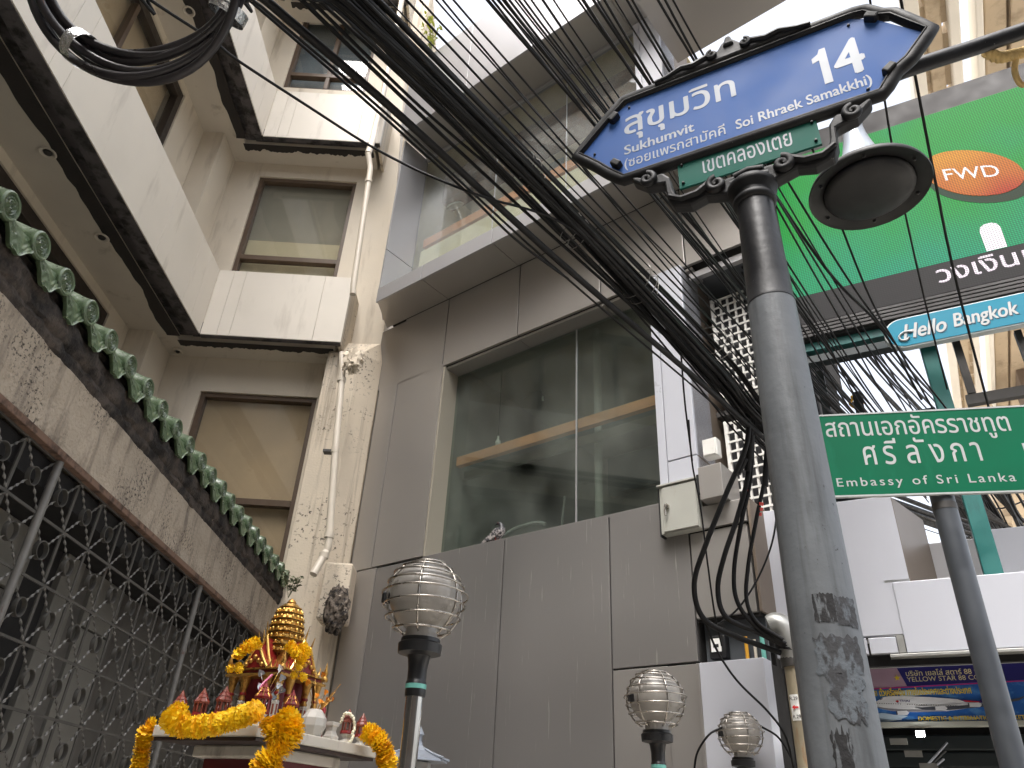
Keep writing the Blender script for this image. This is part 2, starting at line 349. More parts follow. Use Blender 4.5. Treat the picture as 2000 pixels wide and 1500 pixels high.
pm('shrine_maroon', lin((104, 26, 44)), .55, var=.15, scale=10, stain=lin((150, 50, 74)), stain_lo=.55, stain_hi=.7, streak=(10, 10, 6))
pm('shrine_white', lin((184, 180, 172)), .5, var=.05, scale=12, stain=lin((150, 140, 128)), stain_lo=.6, stain_hi=.8, streak=(10, 10, 4), speck=lin((80, 72, 66)), speck_lo=.7, speck_scale=80)
pm('shrine_board', lin((196, 190, 178)), .55, var=.07, scale=8, stain=lin((120, 110, 98)), stain_lo=.56, stain_hi=.78, streak=(8, 8, 3), speck=lin((40, 36, 34)), speck_lo=.68, speck_scale=70)
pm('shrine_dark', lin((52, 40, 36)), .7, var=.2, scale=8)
pm('shrine_base', lin((84, 22, 26)), .5, var=.2, scale=8)
pm('marigold', lin((250, 206, 10)), .62, var=.14, scale=40)
pm('marigold_deep', lin((246, 188, 4)), .62, var=.18, scale=40)
pm('jasmine', lin((232, 226, 200)), .6, var=.08)
pm('leaf_green', lin((92, 132, 48)), .5, var=.25, scale=20)
pm('leaf_dull', lin((88, 92, 66)), .6, var=.25, scale=20)
pm('leaf_yellow', lin((178, 182, 70)), .55, var=.25, scale=20)
pm('foil_silver', lin((214, 216, 220)), .15, .9, var=.1, scale=30)
pm('foil_gold', lin((216, 124, 26)), .22, .7, var=.2, scale=40)
pm('foil_pink', lin((206, 84, 130)), .4, var=.1)
pm('vase_red', lin((150, 34, 36)), .3, var=.1, coat=.4)
pm('teal_steel', lin((36, 104, 100)), .45, .1, var=.14, scale=5, stain=lin((24, 66, 66)), stain_lo=.55, stain_hi=.75, streak=(5, 5, 1))
pm('gantry_dark', lin((44, 52, 54)), .6, .1, var=.2, scale=5)
pm('screen_frame', lin((30, 30, 32)), .6, var=.15)
pm('louver_dark', lin((58, 56, 56)), .7, var=.12)
pm('hello_teal', lin((0, 120, 146)), .5, var=.07, scale=3, spec=.25)
pm('hello_edge', lin((180, 190, 190)), .4, var=.04)
pm('hello_shadow', lin((8, 70, 92)), .5, var=.05)
pm('ac_white', lin((212, 210, 204)), .5, var=.05, scale=6, stain=lin((176, 168, 152)), stain_lo=.6, stain_hi=.8, streak=(10, 10, 2))
pm('ac_fin', lin((44, 44, 46)), .5, .3, var=.2, scale=30)
pm('meter_box', lin((160, 160, 152)), .5, var=.05, scale=6, stain=lin((150, 146, 132)), stain_lo=.62, stain_hi=.8, streak=(12, 12, 3))
pm('conduit', lin((150, 140, 118)), .55, .2, var=.16, scale=8, stain=lin((150, 96, 46)), stain_lo=.58, stain_hi=.74, streak=(10, 10, 2))
pm('alu_cap', lin((170, 170, 166)), .4, .6, var=.12, scale=12)
pm('pipe_yellow', lin((206, 152, 44)), .5, var=.12)
pm('board_blue', lin((38, 104, 190)), .4, var=.2, scale=4, coat=.3, stain=lin((96, 160, 220)), stain_lo=.5, stain_hi=.68, streak=(5, 5, 8))
pm('board_navy', lin((38, 36, 118)), .4, var=.1, scale=3, coat=.3)
pm('board_haze', lin((186, 156, 176)), .4, var=.1, scale=5, coat=.3)
pm('board_magenta', lin((196, 40, 130)), .4, var=.05)
pm('board_yellow', lin((236, 208, 60)), .4, var=.05)
pm('board_cream', lin((236, 226, 180)), .4, var=.05)
pm('board_plane', lin((232, 234, 238)), .4, var=.05, scale=8)
pm('board_grey', lin((150, 150, 160)), .4, var=.1, scale=8)
pm('board_wing', lin((80, 84, 94)), .4, var=.1, scale=8)
pm('board_tail', lin((44, 34, 110)), .4, var=.05)
pm('board_red', lin((210, 44, 50)), .4, var=.05)
pm('board_frame', lin((196, 198, 188)), .45, .2, var=.06)
pm('cloud_print', lin((200, 222, 240)), .4, var=.1, scale=20)
pm('lamp_lit', (1, 1, 1), .5, emit=(1, .98, .95), estr=60., rvar=0)
pm('concrete', lin((190, 172, 146)), .85, var=.12, scale=1.2, bump=.1, stain=lin((140, 122, 100)), stain_lo=.55, stain_hi=.8, streak=(2, 2, .5))
pm('concrete_dark', lin((120, 106, 94)), .85, var=.15, scale=1.5, bump=.1)
pm('concrete_white', lin((232, 226, 214)), .8, var=.05, scale=1)
pm('rope', lin((196, 168, 112)), .9, var=.2, scale=40, bump=.3)
pm('asphalt', (.05, .05, .052), .9, var=.25, scale=8, bump=.4, bscale=120)
pm('paving', lin((182, 175, 164)), .85, var=.15, scale=3, bump=.2)
pm('kerb', lin((170, 168, 160)), .8, var=.1, scale=4)
pm('ground', lin((176, 170, 160)), .9, var=.2, scale=.5)
pm('pigeon', lin((96, 94, 98)), .7, var=.3, scale=40, stain=lin((206, 200, 198)), stain_lo=.46, stain_hi=.54, streak=(26, 26, 26), speck=lin((30, 28, 32)), speck_lo=.58, speck_scale=60, specmask=False)
pm('pigeon_dark', lin((30, 31, 36)), .5, var=.3, scale=40)
pm('pigeon_foot', lin((170, 84, 76)), .6, var=.1)
pm('lantern_stone', lin((150, 150, 148)), .7, var=.15, scale=10, stain=lin((100, 100, 98)), stain_lo=.55, stain_hi=.7, streak=(10, 10, 4))
pm('lantern_roof', lin((150, 156, 166)), .4, .5, var=.1, scale=10)
pm('label_white', lin((228, 228, 224)), .5, var=.03)
pm('ink', lin((30, 30, 32)), .6, var=.05)
pm('cable_tie', lin((206, 204, 196)), .5, var=.05)
pm('yellow_cable', lin((220, 170, 50)), .5, var=.1)
glass('win_glass', (.80, .86, .84), .9, .09, (.34, .36, .32))
glass('win_glass_high', (.90, .93, .92), .9, .12, (.55, .56, .54))
glass('pane_glass', (.97, .97, .95), .6, .05, (.4, .38, .33))
# ================================================================== ground
MB().add([(-400, -400, 0), (400, -400, 0), (400, 400, 0), (-400, 400, 0)], [(0, 1, 2, 3)]).build('ground', 'ground', kind='structure')
MB().box(-1.6, 1.9, -30, 3.2, .004, .12).build('pavement', 'paving', bevel=.01, kind='structure')
MB().box(1.95, 9, -40, 2.5, .002, .008).build('road', 'asphalt', kind='structure')
MB().box(1.9, 2.04, -30, 3.2, .002, .13).build('kerb', 'kerb', bevel=.012, kind='structure')

def jag(x0, x1, y0, y1, z, along, n=60, amp=.05, side=1):
    """irregular stain sheet: one straight edge, one ragged edge"""
    m = MB(); vs = []; fs = []
    for i in range(n + 1):
        t = i / n; w_ = 1 + amp * 12 * (noise.noise(Vector((t * 23, along * 3.1, z))) + .5 * noise.noise(Vector((t * 71, along, z)))) * .35
        if along == 0:   # runs along y; straight edge x0, ragged near x1
            y = y0 + (y1 - y0) * t; vs += [(x0, y, z), (x0 + (x1 - x0) * max(.3, w_), y, z)]
        else:
            x = x0 + (x1 - x0) * t; vs += [(x, y0, z), (x, y0 + (y1 - y0) * max(.3, w_), z)]
    for i in range(n): fs.append((2 * i, 2 * i + 1, 2 * i + 3, 2 * i + 2))
    return m.add(vs, fs)

# ================================================================== shop houses added unseen behind the camera to shade and reflect in the facades
op = empty('added_shophouse_row', (2, -9, 0), 0, 'plain concrete shop house row added unseen behind the viewer to shade the facades', 'building')
MB().box(-14, 13, -8, 0, 0, 12.2).build('wall', 'concrete_dark', op)
for i in range(9):
    for j in range(4):
        x = -13 + i * 2.9; z = .4 + j * 3.0; o_ = MB().box(x, x + 1.9, .01, .06, z, z + 1.9).build('window', 'brown_dark', op); MB().box(x + .08, x + 1.82, .061, .07, z + .08, z + 1.82).build('pane', 'room_blue', o_)
MB().box(-14.2, 13.2, .0, .5, 12.2, 12.5).build('cornice', 'concrete', op)
# ================================================================== cream building
cream = empty('cream_building', (-3.4, 7.4, 0), 0, 'stained cream apartment block with stacked parapet balconies behind the tiled wall', 'building')
XL, YC = -4.2, 7.42           # left wall face, cross wall face
def xr(z): return -1.50 if z < 6.9 else -1.50 - (z - 6.9) * .070
def wallquad(x0, x1, z0, z1, y0=YC, y1=YC + .25):
    a = [(x0(z0) if callable(x0) else x0, z0), (x1(z0) if callable(x1) else x1, z0), (x1(z1) if callable(x1) else x1, z1), (x0(z1) if callable(x0) else x0, z1)]
    return a
W = [(-3.45, -2.13, 3.55, 5.735), (-3.53, -2.20, 6.75, 9.14), (-3.60, -2.36, 11.0, 12.85)]
m = MB()
zs = [0, 3.55, 5.735, 6.75, 6.9, 9.14, 11.0, 12.85, 16]
for z0, z1 in zip(zs[:-1], zs[1:]):
    win = [q for q in W if q[2] <= z0 + 1e-6 and q[3] >= z1 - 1e-6]
    if win:
        m.prism(wallquad(-4.2, win[0][0], z0, z1), YC, YC + .25); m.prism(wallquad(win[0][1], xr, z0, z1), YC, YC + .25)
    else: m.prism(wallquad(-4.2, xr, z0, z1), YC, YC + .25)
m.build('cross_wall', 'cream', cream, world=True)
# side wall along the alley
m = MB()
OP = [(-2.0, 6.50, 4.2, 6.08), (-2.0, 6.28, 6.95, 9.28), (-2.0, 6.28, 10.2, 12.45)]
zz = 0
for (ya, yb, za, zb) in OP:
    m.box(XL - .3, XL, -6, 7.67, zz, za); m.box(XL - .3, XL, -6, ya, za, zb); m.box(XL - .3, XL, yb, 7.67, za, zb); zz = zb
m.box(XL - .3, XL, -6, 7.67, zz, 16)
m.build('side_wall', 'cream', cream, world=True)
# body behind so no light leaks
MB().box(-11, XL - .9, -6, 14, 0, 16).build('core', 'cream_dirty', cream, world=True)
MB().box(XL - .89, -1.9, 8.6, 14, 0, 15.8).build('core', 'cream_dirty', cream, world=True)
# corner pilaster, in storeys
for z0, z1 in [(0, 6.185), (6.4, 9.38), (9.6, 16)]:
    MB().box(XL + .001, -3.92, 6.92, YC - .001, z0, z1).build('corner_pilaster', 'cream', cream, world=True, bevel=.006)
# soffits, parapets, gutters
for zb, top in ((6.185, 7.09), (9.385, 10.30), (12.6, 13.5)):
    MB().box(XL, -3.70, -6, YC - .001, zb, zb + .2).build('soffit', 'soffit', cream, world=True)
    MB().box(-3.70, -1.95, 7.09, YC - .001, zb, zb + .2).build('soffit', 'soffit', cream, world=True)
    # gutter recess
    MB().box(-3.70, -3.56, -6, 7.07, zb + .06, zb + .2).box(-3.56, -1.90, 6.99, 7.09, zb + .06, zb + .2).build('gutter', 'gutter', cream, world=True)
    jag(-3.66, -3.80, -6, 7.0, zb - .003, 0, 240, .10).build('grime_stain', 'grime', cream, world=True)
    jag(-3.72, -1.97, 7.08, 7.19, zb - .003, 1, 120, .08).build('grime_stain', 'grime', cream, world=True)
    MB().box(-3.555, -3.43, -6, 6.92, zb - .014, zb - .006).box(-3.42, -1.87, 6.94, 6.995, zb - .014, zb - .006).build('drip_strip', 'gutter', cream, world=True)
    # parapet panels of the long side, butt jointed
    ys = [-6, -3.2, -.6, 1.6, 3.05, 3.55, 3.75, 5.6, 6.35, 6.62, 6.925]
    for a, b in zip(ys[:-1], ys[1:]):
        MB().box(-3.56, -3.42, a + .0015, b - .0015, zb - .005, top).build('parapet_panel', 'panel_cream', cream, world=True, bevel=.002)
    xs = [-3.42, -3.24, -3.10, -2.18, -1.86]
    for a, b in zip(xs[:-1], xs[1:]):
        MB().box(a + .0015, b - .0015, 6.93, 7.00, zb - .005, top).build('parapet_panel', 'panel_cream', cream, world=True, bevel=.002)
    MB().box(-1.90, -1.862, 7.003, YC - .002, zb - .03, top - .01).build('parapet_return', 'cream_dirty', cream, world=True, bevel=.003)
    MB().box(-3.5, -1.92, 7.03, YC, top - .06, top - .01).build('parapet_cap', 'panel_cream', cream, world=True)
# windows of the cross wall
def cross_window(x0, x1, z0, z1, trans, mull, blinds, fw=.055):
    f = MB().box(x0, x0 + fw, YC + .03, YC + .12, z0, z1).box(x1 - fw, x1, YC + .03, YC + .12, z0, z1).box(x0 + fw, x1 - fw, YC + .03, YC + .12, z1 - fw, z1).box(x0 + fw, x1 - fw, YC + .03, YC + .12, z0, z0 + fw)
    fr = f.build('window', 'brown_frame', cream, world=True, bevel=.003)
    t = MB().box(x0 + fw, x1 - fw, YC + .02, YC + .11, trans - .035, trans + .035)
    t.build('transom', 'brown_frame', fr, world=True, bevel=.003)
    xs_ = [x0 + fw, x1 - fw]
    if mull: 
        MB().box(mull - .03, mull + .03, YC + .025, YC + .115, z0 + fw, trans - .036).box(mull - .03, mull + .03, YC + .025, YC + .115, trans + .036, z1 - fw).build('mullion', 'brown_frame', fr, world=True, bevel=.003)
        xs_ = [x0 + fw, mull, x1 - fw]
    for a, b in zip(xs_[:-1], xs_[1:]):
        for c, d in ((z0 + fw, trans - .03), (trans + .03, z1 - fw)):
            MB().box(a, b, YC + .08, YC + .086, c, d).build('pane', 'pane_glass', fr, world=True)
    for (a, b, mt, yy) in blinds:
        MB().box(x0 + .01, x1 - .01, YC + yy, YC + yy + .01, a, b).build('blind', mt, fr, world=True)
cross_window(*W[0], 4.455, None, [(3.55, 5.73, 'blind_tan', .14)])
cross_window(*W[1], 7.735, None, [(6.75, 8.12, 'blind_cream', .15), (8.12, 9.14, 'blind_grey', .16)])
cross_window(*W[2], 11.35, -2.98, [(11.0, 12.85, 'room_blue', .2)])
# windows of the side wall
for k, (ya, yb, za, zb) in enumerate(OP):
    f = MB().box(XL - .12, XL - .02, yb - .10, yb, za, zb).box(XL - .12, XL - .02, ya, yb - .10, zb - .13, zb).box(XL - .12, XL - .02, ya, yb - .1, za, za + .07)
    fr = f.build('window', 'brown_dark', cream, world=True, bevel=.003)
    mm = [5.02, 3.7, 2.3, .9, -.5] if k else [5.2, 3.9, 2.6, 1.3, 0]
    ed = [yb - .1] + mm + [ya]
    for y in mm: MB().box(XL - .115, XL - .03, y - .03, y + .03, za + .07, zb - .13).build('mullion', 'brown_frame', fr, world=True, bevel=.003)
    for a, b in zip(ed[:-1], ed[1:]):
        MB().box(XL - .082, XL - .076, b + .03, a - .03, za + .07, zb - .13).build('pane', 'pane_glass', fr, world=True)
        MB().box(XL - .19, XL - .18, b, a, za, zb).build('blind', 'blind_tan' if k else 'blind_grey', fr, world=True)
# corner pier below the first parapet with splayed side
pts = [(-2.02, 7.10), (-1.66, 7.10), (-1.43, 7.27), (-1.43, 7.42), (-2.02, 7.42)]
m = MB(); n_ = len(pts); zs_ = [0, 3.2, 3.6, 4.6, 5.6, 6.15, 6.42]
for z in zs_:
    for (x, y) in pts:
        k = max(0, (z - 6.15) / .27); m.v.append((x + (-.06 * k if x > -1.7 else 0), y + (.20 * k if y < 7.2 else 0), z))
for i in range(len(zs_) - 1):
    for j in range(n_): m.f.append((i * n_ + j, i * n_ + (j + 1) % n_, (i + 1) * n_ + (j + 1) % n_, (i + 1) * n_ + j))
m.f.append(tuple((len(zs_) - 1) * n_ + j for j in range(n_)))
m.build('corner_pier', 'cream_dirty', cream, world=True, bevel=.012)
# broken concrete lump on the pier side
def lump(cx, cy, cz, sx, sy, sz, seed, amp=.35, n=28, mm_=20):
    m = MB(); m.ball((0, 0, 0), 1, n, mm_)
    for i, (x, y, z) in enumerate(m.v):
        q = Vector((x, y, z)); k = 1 + amp * noise.fractal(q * 3.2 + Vector((seed, seed, 0)), .9, 2.1, 4)
        m.v[i] = (cx + x * sx * k, cy + y * sy * k, cz + z * sz * k)
    return m
pp = dep(660, 1188, 6.55)
lump(pp.x - .02, pp.y + .05, pp.z, .10, .10, .20, 3.3, .28, 48, 36).build('broken_concrete', 'rubble', cream, world=True, smooth=30)
p2 = dep(645, 1160, 6.75)
MB().box(p2.x - .10, p2.x + .16, p2.y + .02, p2.y + .3, p2.z - .22, p2.z + .3).build('corbel', 'cream_dirty', cream, world=True, bevel=.02)
p3 = dep(690, 705, 7.75)
lump(p3.x, p3.y, p3.z, .10, .06, .13, 8.1, .6).build('broken_concrete', 'cream_dirty', cream, world=True, smooth=30)
# downpipes
def downpipe(path, r, name='downpipe'):
    return MB().tube(smoothpath(path, 6), r, 14).build(name, 'pvc', cream, world=True, smooth=50)
a1, a2, a3, a4, a5 = dep(668, 690, 7.95), dep(668, 735, 7.75), dep(655, 880, 7.2), dep(641, 1070, 6.65), dep(612, 1122, 6.42)
d1 = downpipe([a1, a1.lerp(a2, .5), a2, a2.lerp(a3, .5), a3, a3.lerp(a4, .5), a4.lerp(a3, .06), a4 + Vector((-.012, 0, -.035)), a4.lerp(a5, .25), a4.lerp(a5, .6), a5], .034)
for (q, t) in ((a2.lerp(a3, .05), .044), (a3, .040), (a4.lerp(a3, .12), .044), (a4.lerp(a5, .3), .044)):
    MB().tube([q + Vector((0, 0, -.025)), q + Vector((0, 0, .025))], t, 14).build('pipe_collar', 'pvc', d1, world=True, smooth=50)
q = a3 + Vector((-.07, .02, 0)); MB().box(q.x - .05, q.x + .08, q.y - .02, q.y + .06, q.z - .012, q.z + .012).build('pipe_bracket', 'steel_dark', d1, world=True)
b1, b2 = dep(722, 340, 9.0), dep(692, 545, 8.15)
d2 = downpipe([dep(719, 300, 9.15), dep(722, 322, 9.08), b1, b1.lerp(b2, .5), b2, dep(689, 575, 8.05)], .034)
MB().tube([b1.lerp(b2, .06), b1.lerp(b2, .09)], .044, 14).build('pipe_collar', 'pvc', d2, world=True, smooth=50)
c1, c2 = dep(785, 0, 11.6), dep(745, 200, 10.2)
downpipe([c1, c1.lerp(c2, .5), c2, dep(733, 250, 9.8), dep(727, 276, 9.4), dep(719, 300, 9.15)], .04)
# ceiling downlights and the dome camera under the soffits
for (x, y, z) in ((-3.84, 4.39, 6.185), (-3.84, 5.405, 6.185), (-3.82, 5.2, 9.385), (-3.84, 3.3, 6.185)):
    d = MB().lathe([(.050, 0), (.066, -.002), (.070, -.008), (.060, -.014), (.050, -.008), (.040, .0)], 28, (x, y, z - .003)).build('downlight', 'soffit', cream, world=True, smooth=40)
    MB().lathe([(.001, -.012), (.03, -.012), (.034, -.004), (.034, 0)], 20, (x, y, z - .003)).build('lamp_lens', 'steel_dark', d, world=True, smooth=40)
d = MB().lathe([(.02, .0), (.055, 0), (.055, -.025), (.045, -.035), (.034, -.030), (.030, -.012), (.001, -.012)], 24, (-3.78, 7.29, 6.182)).build('dome_camera', 'pvc', cream, world=True, smooth=40)
MB().ball((-3.78, 7.29, 6.16), .026, 14, 10).build('lens', 'plastic_black', d, world=True, smooth=60)

# ================================================================== tiled wall with shop front on the left
fence = empty('tiled_wall', (-2.2, 2.5, 0), 0, 'lichen stained plaster wall topped by green glazed Chinese tiles', 'wall')
Y0, Y1, XF = -1.5, 7.36, -2.0
# rough band: subdivided and displaced so the flaking render has relief
def rough_strip(prof, y0, y1, ny, amp, fx=9., name='band', mat='band'):
    m = MB(); k = len(prof)
    for j in range(ny + 1):
        y = y0 + (y1 - y0) * j / ny
        for i, (x, z) in enumerate(prof):
            q = Vector((x * 3, y * fx, z * fx)); e = 0 if i in (0, k - 1) else amp
            m.v.append((x + e * (noise.fractal(q, 1., 2., 4)), y, z + e * .6 * noise.noise(q * 1.7 + Vector((5, 1, 2)))))
    for j in range(ny):
        for i in range(k - 1): m.f.append((j * k + i, (j + 1) * k + i, (j + 1) * k + i + 1, j * k + i + 1))
    return m.build(name, mat, fence, world=True, smooth=35)
prof = [(-2.26, 2.995)] + [(-2.0 - .0 * i, 3.0 + .33 * i / 10) for i in range(11)]
rough_strip(prof, Y0, Y1, 420, .010, 7., 'band', 'band')
prof = [(-2.004, 3.32), (-1.998, 3.335), (-1.99, 3.36), (-1.998, 3.385), (-1.985, 3.40), (-1.98, 3.43), (-1.985, 3.455), (-1.98, 3.48), (-1.99, 3.50), (-2.02, 3.525), (-2.08, 3.55), (-2.2, 3.56)]
rough_strip(prof, Y0, Y1, 420, .020, 8., 'cornice', 'cornice')
MB().box(-2.28, -2.018, Y0, Y1, 3.0, 3.56).build('core', 'cornice', fence, world=True)
MB().box(-2.05, -1.988, Y0, Y1, 2.965, 2.998).build('lintel_angle', 'rust_angle', fence, world=True, bevel=.003)
# roof slope behind the tiles
MB().add([(-2.03, Y0, 3.585), (-2.03, Y1, 3.585), (-2.9, Y1, 3.95), (-2.9, Y0, 3.95), (-2.9, Y0, 3.5), (-2.9, Y1, 3.5)], [(0, 1, 2, 3), (3, 2, 5, 4)]).build('roof_bed', 'cornice', fence, world=True)
# tiles
PITCH_T = .2330
roof_dir = Vector((-.92, 0, .39)).normalized()
def tile_round():
    m = MB(); n = 22; r = .057
    path = [Vector((0, 0, 0)), Vector((-.006, 0, .0)), roof_dir * .02, roof_dir * .3]
    # face disc with raised rim and boss relief (faces +x)
    rings = [(.0, .004), (.010, .010), (.014, .004), (.020, .011), (.025, .003), (.031, .009), (.035, .003), (.040, .003), (.043, .010), (.050, .012), (.0565, .006), (.057, -.004)]
    for i, (rr, h) in enumerate(rings):
        for j in range(n):
            a = 2 * math.pi * j / n; k = 0
            if .009 < rr < .036: k = .004 * math.sin(a * (4 + i) + i * 1.9)
            m.v.append((h + k, rr * math.cos(a), rr * 1.06 * math.sin(a)))
    for i in range(len(rings) - 1):
        for j in range(n): m.f.append((i * n + j, i * n + (j + 1) % n, (i + 1) * n + (j + 1) % n, (i + 1) * n + j))
    k0 = len(m.v)
    for d, rr in ((.004, .057), (.02, .055), (.05, .053), (.30, .053), (.31, .057), (.6, .057)):
        for j in range(n):
            a = 2 * math.pi * j / n; c = roof_dir * d; m.v.append((c.x, rr * math.cos(a), c.z + rr * 1.04 * math.sin(a)))
    for i in range(5):
        for j in range(n): m.f.append((k0 + i * n + j, k0 + (i + 1) * n + j, k0 + (i + 1) * n + (j + 1) % n, k0 + i * n + (j + 1) % n))
    return m
def tile_drip():
    # hanging fan-shaped drip tile: curved concave top edge, scalloped lower edge, carved lines
    m = MB(); nu, nv = 28, 14; hw = .098
    for layer in (0, 1):
        for j in range(nv + 1):
            v = j / nv
            for i in range(nu + 1):
                u = -1 + 2 * i / nu
                top = -.022 + .026 * u * u; bot = -.138 + .075 * u * u + .006 * math.cos(u * 9)
                z = top + (bot - top) * v; y = u * hw * (1 - .10 * v)
                rel = .0
                if layer == 0:
                    rel = .0022 * math.sin(v * 16 + 3 * math.cos(u * 7)) * (1 if .1 < v < .95 and abs(u) < .9 else 0) + (.004 if v > .93 or abs(u) > .93 else 0)
                m.v.append(((.016 + rel - .02 * (1 - v) * 0) - (.014 if layer else 0) + .018 * v, y, z))
    w_ = nu + 1; L = (nv + 1) * w_
    for j in range(nv):
        for i in range(nu):
            a = j * w_ + i; m.f.append((a, a + w_, a + w_ + 1, a + 1)); m.f.append((L + a, L + a + 1, L + a + w_ + 1, L + a + w_))
    for i in range(nu): m.f.append((i, i + 1, L + i + 1, L + i)); b = nv * w_ + i; m.f.append((b, L + b, L + b + 1, b + 1))
    for j in range(nv): a = j * w_; m.f.append((a, L + a, L + a + w_, a + w_)); a += nu; m.f.append((a, a + w_, L + a + w_, L + a))
    # trough surface running up the roof
    k0 = len(m.v)
    for d in (0, .3, .6):
        for i in range(nu + 1):
            u = -1 + 2 * i / nu; c = roof_dir * d; m.v.append((.010 + c.x, u * hw, -.024 + .026 * u * u + c.z))
    for j in range(2):
        for i in range(nu): a = k0 + j * w_ + i; m.f.append((a, a + 1, a + w_ + 1, a + w_))
    return m
tr = tile_round().build('round_tile', 'tile_green', fence, smooth=30); td = tile_drip().build('drip_tile', 'tile_green', fence, smooth=75)
fl = Vector((-2.2, 2.5, 0)); first = True
for i in range(-8, 22):
    y = 2.43 + PITCH_T * i + random.uniform(-.006, .006)
    if y > 7.2: break
    lx = Vector((-1.962, y, 3.592 + random.uniform(-.005, .005))) - fl
    ang = (random.uniform(-.2, .2), random.uniform(-.03, .03), random.uniform(-.04, .04)); tr.scale = (1.04, 1.06, 1.06)
    if first: tr.location = lx; tr.rotation_euler = ang
    else: inst(tr, fence, lx, ang)
    ly = Vector((-1.99, y - PITCH_T * .5, 3.600 + random.uniform(-.004, .004))) - fl
    ang = (random.uniform(-.03, .03), random.uniform(-.05, .05), random.uniform(-.04, .04))
    if first: td.location = ly; td.rotation_euler = ang
    else: inst(td, fence, ly, ang)
    first = False
# shop front behind the grille
XB = -2.42
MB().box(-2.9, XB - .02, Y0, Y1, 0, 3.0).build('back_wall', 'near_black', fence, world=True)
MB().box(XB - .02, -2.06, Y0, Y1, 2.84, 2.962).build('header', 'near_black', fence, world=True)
yy = Y0; k = 0
random.seed(21)
while yy < Y1 - .05:
    wv = random.choice([.22, .3, .42, .55, .16]); a, b = yy, min(Y1, yy + wv)
    zt = random.choice([2.835, 2.835, 2.52, 2.835])
    if zt < 2.8: MB().box(XB - .018, XB + .02, a + .004, b - .004, zt + .01, 2.835).build('shopfront_panel', 'shopfront_light', fence, world=True, bevel=.003)
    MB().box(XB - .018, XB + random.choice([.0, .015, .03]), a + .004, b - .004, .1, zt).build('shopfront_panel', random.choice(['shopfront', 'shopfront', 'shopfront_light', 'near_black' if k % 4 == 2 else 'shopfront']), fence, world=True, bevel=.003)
    yy = b; k += 1
MB().box(-2.9, -2.02, Y1, Y1 + .05, 0, 3.5).build('end_wall', 'cream_dirty', fence, world=True)
# grille
gr = empty('window_grille', (-2.03, 3.19, 0), 0, 'grey wrought iron security grille of rings and twisted bars over the shop front', 'grille')
GX, CELL, ZT = -2.03, .25, 2.962
ycol = [3.19 + CELL * i for i in range(-19, 17)]; zrow = [ZT - CELL * j for j in range(0, 9)]
ymin, ymax = ycol[0], ycol[-1]
for j, z in enumerate(zrow):
    MB().box(-.004, .004, ymin - 3.19, ymax - 3.19, z - .006, z + .006).build('horizontal_bar', 'grille_paint', gr)
for i, y in enumerate(ycol):
    if (i - 19) % 8 == 0:
        MB().tube([(.012, y - 3.19, .3), (.012, y - 3.19, ZT)], .019, 14).build('grille_post', 'grille_light', gr, smooth=50)
    else: MB().box(-.012, -.006, y - 3.19 - .0095, y - 3.19 + .0095, .96, ZT).build('flat_bar', 'grille_paint', gr)
def ring_mesh():
    m = MB(); n = 26; r0, r1, h = .0385, .0425, .011
    for x, r in ((-h, r0), (-h, r1), (h, r1), (h, r0)):
        for j in range(n): a = 2 * math.pi * j / n; m.v.append((x, r * math.cos(a), r * math.sin(a)))
    for k in range(4):
        for j in range(n): m.f.append((k * n + j, k * n + (j + 1) % n, ((k + 1) % 4) * n + (j + 1) % n, ((k + 1) % 4) * n + j))
    return m
def twist_mesh(sgn):
    m = MB(); L = CELL * math.sqrt(2) - .085; n = 44; s = .0046
    d = Vector((0, 1, sgn)).normalized(); u0 = Vector((1, 0, 0)); w0 = d.cross(u0)
    for i in range(n + 1):
        c = d * (L * (i / n - .5)); a = i / n * math.pi * 7
        for k in range(4):
            b = a + k * math.pi / 2; rr = s * (1.35 if k % 2 == 0 else .55); m.v.append(tuple(c + (u0 * math.cos(b) + w0 * math.sin(b)) * rr))
    for i in range(n):
        for k in range(4): m.f.append((i * 4 + k, i * 4 + (k + 1) % 4, (i + 1) * 4 + (k + 1) % 4, (i + 1) * 4 + k))
    return m
rg = ring_mesh().build('grille_ring', 'grille_paint', gr, smooth=40); ta = twist_mesh(1).build('twisted_bar', 'grille_light', gr, smooth=20); tb = twist_mesh(-1).build('twisted_bar', 'grille_light', gr, smooth=20)
first = True
vis_cols = [i for i in range(len(ycol) - 1) if ycol[i] > 1.3]
for i in vis_cols:
    for j in range(6):
        lc = (0, ycol[i] + CELL / 2 - 3.19, zrow[j] - CELL / 2)
        if first: rg.location = lc; first = False
        else: inst(rg, gr, lc, (random.uniform(-.3, .3), 0, random.uniform(-.06, .06)))
fa = True
for i in vis_cols[1:]:
    for j in range(0, 6):
        lc = (0, ycol[i] - 3.19, zrow[j])
        if j == 0: continue
        if fa: ta.location = lc; tb.location = lc; fa = False
        else: inst(ta, gr, lc); inst(tb, gr, lc)
# half bars running up to the top rail
hm = MB(); L = CELL * math.sqrt(2) / 2 - .043
for sgn in (1, -1):
    src = twist_mesh(sgn); h0 = None
    vs = [Vector(v) for v in src.v]; keep = 22
    vs = vs[(0 if sgn == 1 else 4 * 22):(4 * 23 if sgn == 1 else 4 * 45)]
    fs = [(q * 4 + k, q * 4 + (k + 1) % 4, (q + 1) * 4 + (k + 1) % 4, (q + 1) * 4 + k) for q in range(22) for k in range(4)]
    t = MB().add(vs, fs).build('twisted_bar', 'grille_light', gr, smooth=20); f1 = True
    for i in vis_cols[1:]:
        lc = (0, ycol[i] - 3.19, zrow[0])
        if f1: t.location = lc; f1 = False
        else: inst(t, gr, lc)
